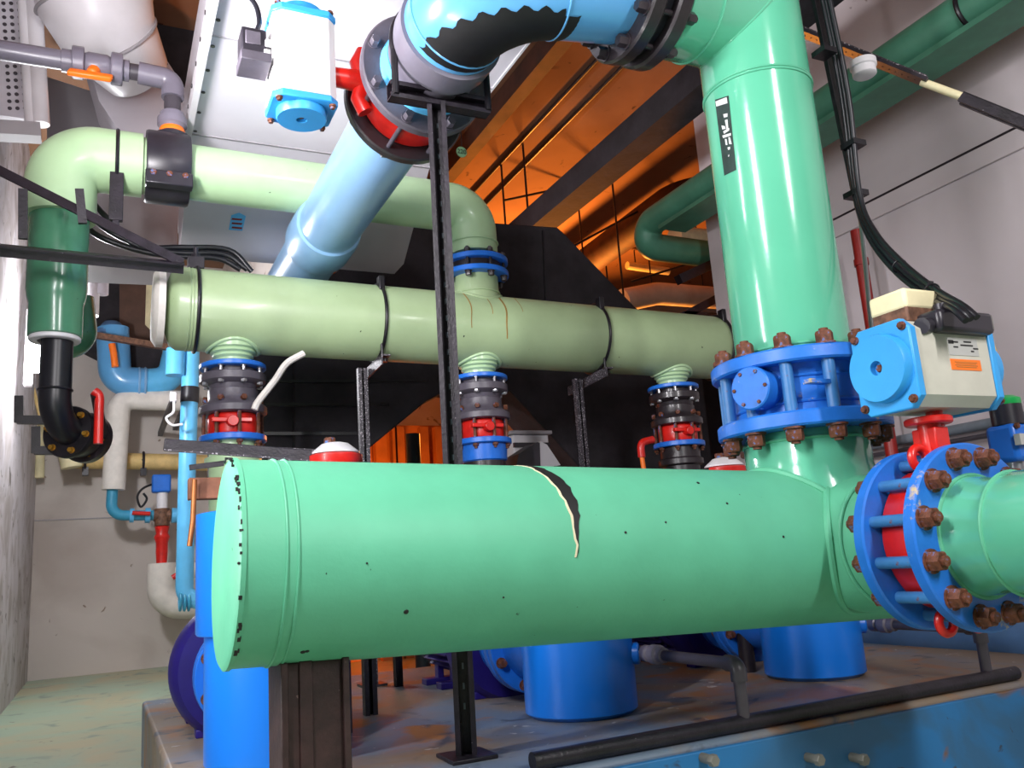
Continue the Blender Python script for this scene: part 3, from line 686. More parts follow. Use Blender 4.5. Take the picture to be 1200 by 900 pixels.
# black saddle clamp with grey PVC take-off
sx_ = D(196, 200, HY).x
sd = thing('pipe_saddle', 'black tapping saddle bolted round the pale green pipe near its left elbow', 'clamp', (sx_, HY, tzp-.17))
MB().lathe([(TPR, -.10), (TPR+.035, -.10), (TPR+.04, -.09), (TPR+.04, .09), (TPR+.035, .10), (TPR, .10)], (sx_, HY, tzp), X, 40).build('shell', 'black_plastic', sd)
b = MB()
for dx in (-.07, 0, .07): b.hexa((sx_+dx, HY-.17, tzp-.11), -Y, .016, .02)
b.build('bolts', 'rust', sd)
MB().box((sx_, HY-.155, tzp-.13), (.21, .06, .07)).build('lug', 'black_plastic', sd, .006)
MB().lathe([(.085, .15), (.085, .175), (.06, .19), (.06, .2)], (sx_+.02, HY, tzp), Z, 32).build('outlet', 'black_plastic', sd)
gp = thing('grey_pvc_pipe', 'grey plastic pipe with an elbow and union rising from the black saddle', 'pipe', (sx_, HY, tzp+.2))
ez = D(208, 95, HY).z; ex = sx_+.02
MB().lathe([(.058, tzp+.185), (.062, tzp+.20), (.058, tzp+.215), (.05, tzp+.23)], (ex, HY, 0), Z, 32).build('thread_seal', 'orange', gp, label='orange thread sealant')
MB().lathe([(.045, tzp+.20), (.062, tzp+.23), (.07, tzp+.235), (.07, tzp+.27), (.06, tzp+.275), (.058, tzp+.30), (.045, tzp+.31)], (ex, HY, 0), Z, 32).build('union', 'grey_pvc', gp)
MB().cyl((ex, HY, tzp+.30), (ex, HY, ez-.05), .04, n=24).build('riser_stub', 'dark_pvc', gp)
pth = fillet([(ex, HY, ez-.10), (ex, HY, ez+.0), (ex-.16, HY, ez+.01)], .055, 10); MB().tube(pth, .054, 28).build('elbow', 'grey_pvc', gp)
vxp = D(115, 85, HY); dirp = (D(20, 62, HY)-V((ex-.1, HY, ez+.01))).normalized()
q0 = V((ex-.14, HY, ez+.01)); vl = (vxp-q0).length
MB().cyl(q0-dirp*.0, q0+dirp*(vl-.07), .040, n=24).build('stub', 'dark_pvc', gp)
MB().cyl(q0+dirp*(vl+.10), q0+dirp*(vl+.75), .047, n=24).build('far_pipe', 'grey_pvc', gp)
bv = thing('ball_valve', 'grey plastic ball valve with an orange T handle at upper left', 'valve', q0+dirp*vl-Z*.09)
o = q0+dirp*vl
MB().lathe([(.03, -.145), (.052, -.14), (.052, -.10), (.03, -.1)], o, dirp, 28).lathe([(.03, .16), (.056, .155), (.056, .10), (.03, .1)], o, dirp, 28).lathe([(.05, -.06), (.06, -.04), (.06, .04), (.05, .06)], o, dirp, 32).build('body', 'grey_pvc', bv)
nutm = MB()
for h in (-.085, .085): nutm.lathe([(.05, h-.027), (.078, h-.027), (.078, h+.027), (.05, h+.027)], o, dirp, 12)
nutm.build('union_nut', 'grey_pvc', bv, .006)
hz_ = V((-.25, -.55, -.8)).normalized()
b = MB().cyl(o+hz_*.05, o+hz_*.10, .03, .025, n=20); b.box(o+hz_*.115, (.19, .028, .045), (dirp, dirp.cross(hz_).normalized(), hz_)); b.build('handle', 'orange', bv, .008)
# strap hanging the top pipe
sk = thing('pipe_strap', 'dark steel strap hanging the pale green pipe left of the saddle', 'pipe support', (D(137, 200, HY).x, HY, 2.6))
o = V((D(137, 200, HY).x, HY, tzp))
MB().torus(o, X, TPR+.014, .010, 40, 8).build('band', 'black_paint', sk)
MB().box(o-Z*.22-Y*.10, (.06, .03, .24)).box(o-Z*.32-Y*.10, (.03, .025, .12)).build('hanger_plate', 'black_steel', sk, .003)
# black pipe under the green downpipe, its elbow and flange
bp_ = thing('black_elbow_pipe', 'black plastic pipe and elbow below the dark green downpipe', 'pipe', (lx, HY, 1.4))
MB().tube(fillet([(lx+.01, HY, 2.02), (lx+.01, HY, 1.58), (lx+.16, HY+.25, 1.55)], .15, 12), .066, 32).build('pipe', 'black_rubber', bp_)
MB().torus((lx+.01, HY, 1.74), Z, .067, .006, 32, 8).build('joint_ring', 'black_rubber', bp_)
fd = V((.15, .25, -.02)).normalized(); o = V((lx+.06, HY+.09, 1.57))
MB().lathe([(.06, 0), (.115, 0), (.12, .006), (.12, .03), (.06, .035)], o, fd, 48).build('flange', 'black_paint', bp_)
bw = thing('butterfly_valve', 'black wafer valve with a long red lever handle beside the black elbow', 'valve', o+fd*.1-Z*.2)
MB().lathe([(.06, .05), (.10, .05), (.10, .12), (.06, .125)], o, fd, 40).lathe([(.06, .135), (.118, .135), (.118, .17), (.06, .17)], o, fd, 40).build('body', 'dark_iron', bw)
hm = boltmesh(fd, .012, .17, m='brass')
for p in ringpts(o, fd, .094, 6, .2): put('bolt', hm, bw, p)
lv = D(112, 462, HY); MB().cyl(o+fd*.09+X*.1, lv, .022, n=14).build('stem', 'dark_iron', bw)
MB().tube(spline([D(110, 458, HY), D(116, 464, HY), D(116, 482, HY), D(115, 520, HY)]), [.020]*19, 12).build('lever', 'red', bw)
def Pd(x, y, d): return CC+ray(x, y)*d
def pxp(pts, Yv): return [D(x, y, Yv) for x, y in pts]
# ================================================================== STRAINERS, PUMPS, DRAINS
def pump_set(x, y, lab_s, lab_p, proto):
    g1, g2 = 'blue suction strainers', 'purple pumps behind the strainers'
    if proto:
        s = copy_tree(proto[0]); s.location = (x, y, .31); s['label'] = lab_s
        p = copy_tree(proto[1]); p.location = (x, y+.5, .31); p['label'] = lab_p
        return s, p
    R_ = .203
    s = thing('suction_strainer', lab_s, 'strainer', (x, y, .31), g1); c = (x, y, 0)
    MB().lathe([(0, .31), (R_-.02, .31), (R_, .325), (R_, .72), (.12, .72)], c, Z, 64).build('barrel', 'strainer_blue', s)
    MB().lathe([(.12, .70), (.224, .70), (.228, .705), (.228, 1.07), (.20, 1.075), (0, 1.08)], c, Z, 64).build('upper_shell', 'strainer_blue', s)
    b = MB().lathe([(.13, 0), (.145, .21), (.15, .34)], (x, y, .54), Y, 48); b.build('neck', 'clean_blue', s)
    MB().disc((x, y+.33, .54), Y, .20, .035, .1, 48).build('flange', 'clean_blue', s)
    pd = V((.80, -.60, 0)).normalized()
    MB().cyl((x+pd.x*.16, y+pd.y*.16, .505), (x+pd.x*.225, y+pd.y*.225, .505), .038, n=24, b=.005).build('drain_boss', 'strainer_blue', s)
    p = thing('pump', lab_p, 'pump', (x, y+.5, .31), g2)
    MB().disc((x, y+.375, .54), Y, .20, .035, .1, 48).build('flange', 'clean_blue', p)
    hm = boltmesh(Y, .017, .08)
    for q in ringpts((x, y+.33, .54), Y, .172, 8, .5): put('bolt', hm, p, q)
    MB().lathe([(.11, .30), (.115, .40), (.16, .42), (.16, .45)], (x, y+.105, .54), Y, 40).build('suction_cone', 'clean_blue', p)
    MB().lathe([(.12, .44), (.235, .45), (.25, .47), (.262, .50), (.262, .56), (.25, .54), (.18, .66), (.15, .74), (.15, .80), (.1, .80)], (x, y+.105, .54), Y, 56).build('volute', 'pump_purple', p)
    b = MB().cyl((x+.17, y+.635, .56), (x+.17, y+.635, 1.0), .085, n=32).disc((x+.17, y+.635, .98), Z, .14, .03, 0, 40); b.build('outlet', 'pump_purple', p)
    b = MB().lathe([(0, .79), (.17, .80), (.17, .83), (.155, .84), (.155, 1.18), (.165, 1.19), (.165, 1.26), (.12, 1.30), (0, 1.30)], (x, y+.105, .54), Y, 48); m_ = b.build('motor', 'motor_purple', p)
    b = MB()
    for i in range(28):
        a = 2*PI*i/28; d = V((math.cos(a), 0, math.sin(a))); b.box(V((x, y+1.115, .54))+d*.165, (.03, .34, .006), (d, Y, d.cross(Y)))
    b.build('cooling_fins', 'motor_purple', m_)
    b = MB()
    for yy in (.625, 1.02, 1.22): b.box((x, y+yy, .325), (.34, .07, .03)).box((x-.09, y+yy, .40), (.03, .05, .16)).box((x+.09, y+yy, .40), (.03, .05, .16))
    b.build('feet', 'pump_purple', p, .004)
    return s, p
P1 = pump_set(1.578, 2.85, 'bright blue strainer barrel with a grey drain pipe below the middle of the mint header', 'purple pump behind the middle blue strainer', None)
P0 = pump_set(.495, 2.88, 'bright blue strainer left of the brown steel column, behind the flat header end', 'purple pump behind the leftmost blue strainer', P1)
P2 = pump_set(2.70, 2.85, 'bright blue strainer with a blue ball valve below the red butterfly valve', 'purple pump behind the rightmost blue strainer', P1)
dmx = (D(633, 900, 2.2), D(1188, 800, 2.2))
md = tag(MB().cyl((1.05, 2.19, .335), (3.03, 2.19, .335), .024, n=20).build('drain_manifold', 'black_steel'), 'long black drain pipe along the front edge of the plinth', 'pipe')
def drain(x0, y0, z0, y1, lab, ball):
    t = thing('drain_pipe', lab, 'pipe', (x0, y1, .33), 'drain pipes from the strainers')
    MB().tube(fillet([(x0, y0, z0), (x0, y1, z0), (x0, y1, .35)], .035, 8), .019, 20).build('pipe', 'dark_pvc', t)
    b = MB().lathe([(.015, 0), (.030, .004), (.030, .035), (.024, .04), (.024, .05), (.034, .055), (.034, .09), (.026, .095), (.026, .12), (.015, .125)], (x0, y0+.01, z0), -Y, 20); b.build('union', 'grey_pvc', t)
    MB().tube(fillet([(x0, y1+.05, z0), (x0, y1, z0), (x0, y1, z0-.05)], .034, 8), .025, 20).build('elbow', 'dark_pvc', t)
    if ball:
        k = MB().cyl((x0, y0-.02, z0), (x0, y0-.02, z0+.05), .012, n=12).box((x0, y0-.04, z0+.052), (.018, .09, .014)); k.build('handle', 'strainer_blue', t, .003, 'blue handle')
drain(1.578+.19, 2.85-.165, .505, 2.19, 'dark grey drain pipe from the middle strainer bending down at the plinth edge', False)
drain(2.70+.19, 2.85-.165, .505, 2.20, 'dark grey drain pipe with a blue ball valve from the rightmost strainer', True)
for i, px in enumerate((826, 949, 1001)):
    p = on(px, 880, 'y', 2.13); tag(MB().cyl((p.x, 2.15, p.z-.02), (p.x, 2.10, p.z-.02), .014, n=12).hexa((p.x, 2.105, p.z-.02), -Y, .018, .02).build('anchor_stub', 'grey_plastic'), 'small grey stub on the plinth face, %s' % ('below the drain elbow', 'middle one of three', 'rightmost of three')[i], 'anchor', 'grey stubs on the plinth face')
o = Dx(1105, 748, 3.75)
tag(MB().cyl((3.75, 1.6, o.z), (3.75, 5.0, o.z), .10, n=32).build('low_blue_pipe', 'dusty_blue'), 'dusty blue pipe running low along the foot of the right wall', 'pipe')
for yy in (1.9, 3.2, 4.5): tag(MB().box((3.75, yy, (o.z-.1)/2), (.22, .12, o.z-.09)).build('pipe_block', 'black_steel', bevel=.006), 'dark block under the low dusty blue pipe', 'pipe support', 'blocks under the low blue pipe')
# posts behind the header
for i, (px0, w) in enumerate(((433, .05), (467, .035))):
    p = D(px0, 800, 3.45+i*.7); tag(MB().channel((p.x, p.y, .31), (p.x, p.y, .95), w, .04, .006, (0, -1, 0)).build('steel_post', 'black_steel'), ('thin black post left of the strut post foot, nearer one', 'thinner black post between the motor and the nearer thin post')[i], 'support post')
# gearbox handles and black bars above the header
for i, (px, py, yy, lab) in enumerate(((393, 536, 3.15, 'red and white gear operator cap left of the strut post'), (849, 550, 3.15, 'red and white gear operator cap left of the riser neck'))):
    p = D(px, py, yy); t = thing('gear_operator', lab, 'valve gear', p-Z*.1, 'gear operators behind the mint header')
    b = MB().lathe([(0, -.03), (.095, -.03), (.10, -.02), (.10, .005), (.085, .012), (0, .012)], p, Z, 40); b.build('red_disc', 'red', t)
    b = MB().lathe([(.09, .012), (.09, .018), (.05, .05), (.03, .055), (0, .055)], p, Z, 32); b.build('cap', 'white_paint', t)
    MB().hexa(p+Z*.052-X*.02, Z, .022, .022).build('nut', 'rust', t)
    MB().cyl(p-Z*.03, (p.x, p.y, 1.0), .05, n=20).build('stem', 'dark_iron', t)
    MB().cyl((p.x, p.y, 1.01), (p.x, p.y, .31), .035, n=16).build('pedestal', 'dark_iron', t)
    e = D((192, 722)[i], (521, 572)[i], yy+.02)
    q = p+(e-p).normalized()*.09
    MB().bar(q, e, .03, .04).build('lever', 'black_steel', t, .003); MB().bar(q-Z*.021-Y*.012, e-Z*.021-Y*.012, .012, .006).build('lever_edge', 'speckled_steel', t, label='silvery worn lower edge')
t = thing('speckled_bar', 'short silver speckled black plate above the left end of the mint header', 'steel plate', D(330, 560, 3.3))
MB().bar(D(315, 533, 3.3), D(372, 536, 3.3), .02, .06).build('plate', 'speckled_steel', t)
MB().cyl(D(345, 545, 3.3), V((D(345, 545, 3.3).x, 3.3, .31)), .02, n=12).build('rod', 'black_steel', t)
p = D(238, 573, 3.2)
t = thing('wooden_block', 'brown wooden block clamped beside the light blue pipe behind the flat header end', 'block', p-Z*.05)
MB().box(p+X*.06, (.22, .06, .075)).build('block', 'brick_brown', t, .004)
MB().bar(D(222, 548, 3.2), D(262, 543, 3.2), .02, .018).build('clamp_bar', 'black_steel', t)
q = D(225, 562, 3.14)
tag(MB().tube([D(228, 562, 3.14), D(226, 610, 3.14), D(222, 640, 3.14)], .009, 10).build('copper_pipe', 'copper'), 'thin copper pipe hanging in front of the brown wooden block', 'pipe')
# ================================================================== LEFT BACKGROUND PLUMBING
YB = 9.9
t = thing('light_blue_pipe', 'slim light blue vertical pipe with a black collar beside the left valve stack', 'pipe', D(215, 712, 8.5))
MB().tube(fillet(pxp([(224, 405), (219, 560), (216, 702), (262, 706)], 8.5), .12, 8), .078, 24).build('pipe', 'sky_blue', t)
MB().cyl(D(223, 454, 8.5), D(222, 472, 8.5), .084, n=24).build('collar', 'black_rubber', t)
b = MB()
for px in (211, 216, 221): b.torus(D(px, 704, 8.5), X, .085, .012, 24, 8)
b.build('elbow_rings', 'teal_blue', t)
b = MB().cyl(D(205, 409, 8.5), D(224, 409, 8.5), .075, n=24).cyl(D(206, 409, 8.45), D(205, 440, 8.45), .085, n=24); b.build('top_tee', 'sky_blue', t)
t = thing('blue_bend_pipe', 'fat blue pipe with two wide elbows on the back wall, red handle on top', 'pipe', D(150, 465, YB))
MB().tube(fillet(pxp([(132, 385), (135, 447), (172, 449)], YB), .20, 10), .165, 32).build('pipe', 'pipe_blue', t)
MB().tube(fillet(pxp([(160, 449), (200, 446), (208, 412)], YB), .20, 10), .15, 32).build('elbow', 'sky_blue', t)
MB().lathe([(0, .12), (.08, .10), (.16, .0), (.16, -.06)], D(131, 388, YB), Z, 32).build('dome_cap', 'dusty_blue', t)
b = MB()
for px in (163, 170): b.torus(D(px, 449, YB), X, .165, .012, 32, 8)
b.build('joint_ring', 'pale_blue', t)
MB().tube(pxp([(131, 403), (133, 413), (135, 430)], YB-.25), .035, 12).build('handle', 'orange', t, label='orange red handle')
t = thing('insulated_pipe', 'white insulated pipe dropping down the back wall into a blue elbow', 'pipe', D(133, 610, YB))
MB().tube(fillet(pxp([(212, 470), (140, 467), (133, 574)], YB), .14, 8), .115, 28).build('insulation', 'insulation_white', t)
MB().tube(fillet(pxp([(132, 570), (130, 604), (180, 604)], YB), .12, 8), .055, 20).build('blue_elbow', 'teal_blue', t)
MB().tube(pxp([(155, 601), (176, 602)], YB-.1), .022, 10).build('lever', 'red', t, label='red lever')
b = MB().cyl(D(170, 604, YB), D(176, 604, YB), .08, n=20).cyl(D(152, 604, YB), D(157, 604, YB), .075, n=20).cyl(D(201, 604, YB), D(212, 604, YB), .08, n=20); b.build('fitting', 'sky_blue', t)
t = thing('control_valve', 'small control valve with blue head and red lower pipe on the back wall', 'valve', D(190, 662, YB))
MB().box(D(189, 567, YB), (.19, .16, .19)).build('head', 'clean_blue', t, .02)
MB().cyl(D(190, 576, YB), D(190, 597, YB), .055, n=20).build('yoke', 'white_paint', t)
b = MB().cyl(D(190, 596, YB), D(190, 616, YB), .075, n=20).cyl(D(180, 604, YB), D(200, 604, YB), .065, n=20); b.build('body', 'rusty_steel', t)
MB().lathe([(.05, 0), (.075, .01), (.06, .08), (.08, .12), (.06, .18), (.06, .28), (.05, .44), (.055, .46)], D(190, 616, YB), -Z, 24).build('lower_pipe', 'red', t)
MB().tube(spline(pxp([(183, 566), (168, 572), (161, 582), (165, 594), (172, 585), (168, 578)], YB)), .012, 8).build('cable', 'black_rubber', t)
t = thing('insulated_trap', 'white insulated U bend pipe low on the back wall', 'pipe', D(195, 722, YB))
MB().tube(fillet(pxp([(190, 660), (189, 708), (232, 709)], YB), .22, 10), .145, 28).build('insulation', 'insulation_white', t)
MB().tube(fillet(pxp([(188, 671), (230, 668)], YB), .1, 4), .08, 20).build('upper_arm', 'insulation_white', t)
tag(MB().tube(pxp([(202, 677), (212, 671), (224, 669)], YB-.35), .028, 10).build('valve_lever', 'red'), 'short red lever in front of the white U bend', 'lever')
t = thing('tan_pipe', 'yellowish tan horizontal pipe crossing the back wall', 'pipe', D(150, 545, YB+.2))
MB().cyl(D(78, 539, YB+.2), D(265, 543, YB+.2), .09, n=24).build('pipe', 'tan', t)
b = MB()
for px in (100, 168): b.torus(D(px, 540, YB+.2), X, .093, .014, 24, 8).box(D(px, 551, YB+.2), (.06, .1, .12))
b.build('clip', 'black_steel', t)
tag(MB().cyl(D(74, 488, YB), D(84, 548, YB), .12, .10, n=28).build('cream_pipe', 'cream'), 'short cream pipe below the black elbow', 'pipe')
for (a, b_, lab) in (((20, 492), (98, 493), 'upper black wall bracket below the black elbow'), ((40, 528), (104, 528), 'lower black wall bracket in front of the tan pipe')):
    t = thing('wall_bracket', lab, 'bracket', D(a[0], a[1], 6.0), 'black wall brackets at left')
    MB().bar(D(a[0], a[1], 6.0), D(b_[0], b_[1], 6.0), .05, .05).build('arm', 'black_steel', t)
    MB().bar(D(a[0]+2, a[1]-28, 6.0), D(a[0]+2, a[1]+3, 6.0), .05, .03, (0, 1, 0)).build('back_plate', 'black_steel', t)
t = thing('tag_wire', 'thin white wire loop hanging beside the light blue pipe', 'wire', D(200, 500, 8.3))
MB().tube(spline(pxp([(204, 470), (203, 483), (195, 490), (202, 498), (214, 497)], 8.3)), .012, 8).build('wire', 'white_paint', t); MB().box(D(203, 465, 8.3), (.06, .05, .09)).build('clip', 'white_paint', t, .01)
for (pts, r, m, lab) in (([(44, 300), (36, 480)], .03, 'white_paint', 'white conduit on the left wall corner'), ([(27, 405), (48, 492)], .018, 'tan', 'thin tan cable slanting down the left wall corner'), ([(47, 490), (46, 560)], .05, 'cream', 'cream pipe in the left corner')):
    tag(MB().tube(pxp(pts, 9.6 if r < .05 else 10.2), r, 10).build('wall_conduit', m), lab, 'conduit')
lp = thing('wall_lamp', 'bright fluorescent lamp on the left wall hidden behind the black elbow pipe', 'lamp', D(42, 415, 7.5))
MB().box(D(38, 408, 7.5)-X*.02, (.06, .10, .62)).build('housing', 'white_paint', lp, .01)
MB().cyl(D(42, 436, 7.45), D(42, 382, 7.45), .035, n=16).build('tube', 'tube_glow', lp)
# shade-coloured panels, rail and stubs between the green downpipe and the pale header
t = thing('shade_panels', 'brown and black panels standing in for shaded wall behind the left end of the pale header', 'cabinet', D(160, 400, 10.1))
MB().prism(pxp([(140, 308), (176, 306), (176, 398), (150, 400), (140, 380)], 10.1), (0, .28, 0)).build('body', 'shade_brown', t)  # brown panel put in where the wall lies in shade
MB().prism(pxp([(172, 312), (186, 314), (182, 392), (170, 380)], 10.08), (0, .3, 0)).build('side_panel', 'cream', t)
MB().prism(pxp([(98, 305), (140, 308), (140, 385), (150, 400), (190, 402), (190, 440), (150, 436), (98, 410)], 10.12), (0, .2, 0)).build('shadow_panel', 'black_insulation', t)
MB().bar(D(112, 393, 9.6), D(196, 407, 9.6), .07, .06).build('rail', 'rusty_steel', t)
for (pts, r, m, lab) in (([(108, 312), (106, 370)], .06, 'white_paint', 'white pipe stub right of the green downpipe'), ([(120, 312), (119, 345)], .05, 'duct_white', 'pale pipe stub beside the brown shade panel')):
    tag(MB().tube(pxp(pts, 7.2), r, 16).build('pipe_stub', m), lab, 'pipe')
tag(MB().tube(fillet(pxp([(91, 350), (96, 402), (58, 404)], 5.2), .17, 10), .085, 24).build('green_bend', 'deep_green'), 'dark green pipe bend behind the downpipe', 'pipe')
# braces and black cables at upper left
BY_ = 3.86
t = thing('wall_brace', 'black steel triangular wall brace crossing the green downpipe', 'bracket', D(30, 290, BY_))
MB().angle(D(-40, 180, BY_), D(214, 308, BY_), .045, .008, (0, -1, .3)).build('diagonal', 'black_steel', t)
MB().angle(D(-40, 284, BY_), D(216, 309, BY_), .05, .008, (0, -.6, 1)).build('arm', 'black_steel', t)
b = MB()
for (a, b_) in (((27, 222), (27, 280)), ((93, 222), (97, 262))): b.bar(D(*a, BY_), D(*b_, BY_), .035, .02, (0, 1, 0))
b.build('stay', 'black_steel', t)
for i, pts in enumerate(([(94, 224), (112, 258), (150, 282), (205, 296), (262, 298), (290, 316)], [(93, 226), (104, 268), (150, 290), (200, 300), (255, 303), (282, 316)], [(97, 224), (124, 254), (160, 288), (212, 290), (268, 293), (295, 318)])):
    tag(MB().tube(spline(pxp(pts, 4.48)), .015, 10).build('black_cable', 'black_rubber'), ('uppermost', 'lowest', 'middle')[(0, 1, 2)[i]]+' black cable sagging behind the pale header left end', 'cable', 'black cables behind the wall brace')
# ================================================================== DUCTS
du = thing('supply_duct', 'large white rectangular sheet metal duct overhead', 'duct', (1.05, 3.7, 2.6))
DX0, DX1 = .37, 1.72
MB().prism([(DX0, 2.96, 3.2), (DX0, 4.45, 3.2), (DX0, 5.0, 2.79), (DX0, 5.2, 2.79), (DX0, 5.2, 3.7), (DX0, 2.96, 3.7)], (DX1-DX0, 0, 0)).build('casing', 'duct_white', du)
b = MB().box((DX0-.015, 3.2, 3.20), (.03, 3.6, .10)).box((DX1+.004, 3.7, 3.215), (.012, 1.5, .04)); b.build('side_flange', 'white_paint', du)
b = MB()
for yy in (3.52, 4.44): b.box(((DX0+DX1)/2, yy, 3.199), (DX1-DX0, .012, .008))
b.build('seam', 'duct_grey', du)
b = MB()
for i in range(14): b.cyl((DX0-.031, 2.2+i*.2, 3.22), (DX0-.035, 2.2+i*.2, 3.22), .011, n=8).cyl((DX0+.02, 2.2+i*.2, 3.198), (DX0+.02, 2.2+i*.2, 3.194), .01, n=8)
b.build('rivets', 'dark_iron', du)
pn = (V((0, .55, -.41)).cross(X)).normalized(); pn = -pn if pn.y > 0 else pn
def slope(px, py):
    r = ray(px, py); o = V((0, 4.45, 3.2)); return CC+r*((o-CC).dot(pn)/r.dot(pn))
b = MB().prism([slope(*q)+pn*.002 for q in ((271, 252), (280, 249), (288, 253), (284, 270), (268, 269))], pn*.002); stk = b.build('sticker', 'sky_blue', du, label='small blue and red sticker')
b = MB()
for y0 in (255, 260, 265): b.prism([slope(*q)+pn*.004 for q in ((272, y0), (284, y0+1), (283, y0+3), (271, y0+2))], pn*.001)
b.build('sticker_bars', 'dark_red', stk)
t = thing('duct_transition', 'grey sheet metal duct panel with rivets beside the white round duct', 'duct', D(180, 160, 5.3))
MB().prism(pxp([(150, -10), (190, 62), (222, 112), (224, 176), (148, 166), (116, 118), (100, 60)], 5.25), (0, .3, 0)).build('panel', 'duct_white', t)
b = MB()
for k in range(12): q = k/11; p = D(153+65*q, 0+118*q if q < .99 else 118, 5.25); b.cyl(p-Y*.004, p+Y*.01, .012, n=8)
b.build('rivets', 'dark_iron', t)
MB().prism(pxp([(178, 54), (183, 52), (187, 72), (184, 82), (178, 66)], 5.24), (0, -.02, 0)).build('handle_slot', 'black_paint', t)
MB().prism([D(94, 225, 5.5), D(210, 232, 5.5), D(207, 312, 5.5), D(94, 306, 5.5)], (0, .4, 0)).build('lower_panel', 'duct_grey', t)
MB().prism([D(55, 90, 5.9), D(240, 150, 5.9), D(240, 250, 5.9), D(55, 240, 5.9)], (0, .4, 0)).build('rear_panel', 'duct_grey', t)
t = thing('insulated_duct', 'dark box filling the dark gap between the white round duct and the big white duct', 'duct', D(200, 90, 5.6))
MB().prism(pxp([(120, -60), (262, -60), (244, 190), (150, 180)], 5.62), (0, .5, 0)).build('casing', 'black_insulation', t)  # dark box filling the gap between the two white ducts
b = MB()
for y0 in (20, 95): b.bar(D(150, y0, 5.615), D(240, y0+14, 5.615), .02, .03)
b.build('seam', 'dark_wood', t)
rd = thing('round_duct', 'white segmented round duct bending down at upper left', 'duct', D(130, 70, 4.9))
rpth = [D(104, -70, 4.8), D(106, -30, 4.8), D(112, 5, 4.8), D(130, 45, 4.9), D(160, 85, 5.1)]
MB().tube(rpth, [.32, .32, .31, .27, .20], 48).build('duct', 'white_paint', rd)
b = MB()
for i in (1, 2, 3): b.torus(rpth[i], rpth[i+1]-rpth[i-1], (.32, .32, .31, .27)[i]+.002, .010, 48, 8)
b.build('seam_ring', 'duct_grey', rd)
t = thing('perforated_tray', 'pale perforated cable tray standing at the upper left edge', 'cable tray', D(20, 140, 5.0))
MB().prism(pxp([(-20, -20), (40, -20), (50, 142), (-20, 132)], 5.0), (0, .06, 0)).build('plate', 'duct_white', t)
b = MB()
for j in range(16):
    for i in range(4):
        p = D(4+i*9+j*.5, 4+j*8.2, 4.998); b.cyl(p, p-Y*.003, .011, n=8)
b.build('slots', 'dark_pvc', t)
for i, (px, w) in enumerate(((26, .03), (38, .045))): tag(MB().tube(pxp([(px, -20), (px+10, 146)], 4.92), w, 16).build('white_conduit', 'white_paint'), ('slimmer left white conduit on the perforated tray', 'thicker right white conduit on the perforated tray')[i], 'conduit', 'white conduits on the perforated tray')
t = thing('tray_ledge', 'pale grey horizontal channel under the perforated tray', 'channel', D(10, 155, 5.0)); MB().bar(D(-20, 152, 4.9), D(48, 156, 4.9), .1, .08).build('channel', 'duct_grey', t)
bk = thing('insulated_duct', 'big black insulated duct splitting in two legs behind the pale header', 'duct', (2, 5.6, .9))
YD = 5.35
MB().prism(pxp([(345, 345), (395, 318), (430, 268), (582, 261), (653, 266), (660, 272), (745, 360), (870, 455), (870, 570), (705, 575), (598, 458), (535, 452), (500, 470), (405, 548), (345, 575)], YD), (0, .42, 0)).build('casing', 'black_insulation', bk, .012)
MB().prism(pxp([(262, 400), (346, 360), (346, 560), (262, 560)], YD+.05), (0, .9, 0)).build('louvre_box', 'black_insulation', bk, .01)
b = MB()
for y0 in (447, 474, 508): b.bar(D(262, y0, YD-.005), D(500, y0-1, YD-.005) if y0 < 460 else D(455 if y0 < 490 else 430, y0, YD-.005), .012, .02)
b.bar(D(636, 270, YD-.004), D(640, 362, YD-.004), .012, .012, (0, 1, 0)); b.build('seam', 'black_paint', bk)
# ================================================================== ORANGE LIT SPACE BEYOND
def beam(name, m, x0, x1, z0, z1, y0, y1, lab, cat='ceiling beam'): return tag(MB().box(((x0+x1)/2, (y0+y1)/2, (z0+z1)/2), (x1-x0, y1-y0, z1-z0)).build(name, m), lab, cat)
beam('ceiling_beam', 'black_insulation', 3.14, 3.36, 3.55, 3.74, -1.5, WB, 'black steel ceiling beam running above the tall mint riser')
q = Dz(690, 50, 4.3)
beam('timber_joist', 'dark_wood', q.x-.12, q.x+.0, 4.42, CZ_-.004, 2, WB-.02, 'dark wooden ceiling joist left of the black beam')
for i, (px, py) in enumerate(((655, 120), (735, 75))):
    q = Dz(px, py, 4.56); tag(MB().cyl((q.x, 2.5, 4.575), (q.x, WB, 4.575), .018, n=10).build('ceiling_conduit', 'black_paint'), ('thin black conduit on the ceiling beside the wooden joist', 'thin black conduit on the ceiling near the dark flange pair')[i], 'conduit', 'thin conduits on the brown ceiling')
rods = ((625, 150, 6.4), (597, 190, 6.8), (729, 150, 6.6), (686, 220, 7.4), (840, 250, 7.2), (712, 230, 8.2))
for i, (px, py, yy) in enumerate(rods):
    p = D(px, 330, yy); tag(MB().cyl((p.x, yy, 2.2), (p.x, yy, CZ_), .010, n=8).build('hanger_rod', 'black_paint'), ('thin threaded hanger rod from the ceiling, %s' % ('second from the left', 'leftmost by the pale elbow', 'right of the black beam', 'above the black duct slope', 'beside the tall mint riser', 'farthest back'))[:] % () if False else 'thin threaded hanger rod from the orange ceiling, '+('second from the left', 'leftmost, by the pale elbow', 'right of the black beam', 'above the black duct slope', 'just left of the tall mint riser', 'farthest back')[i], 'hanger rod', 'hanger rods in the orange space')
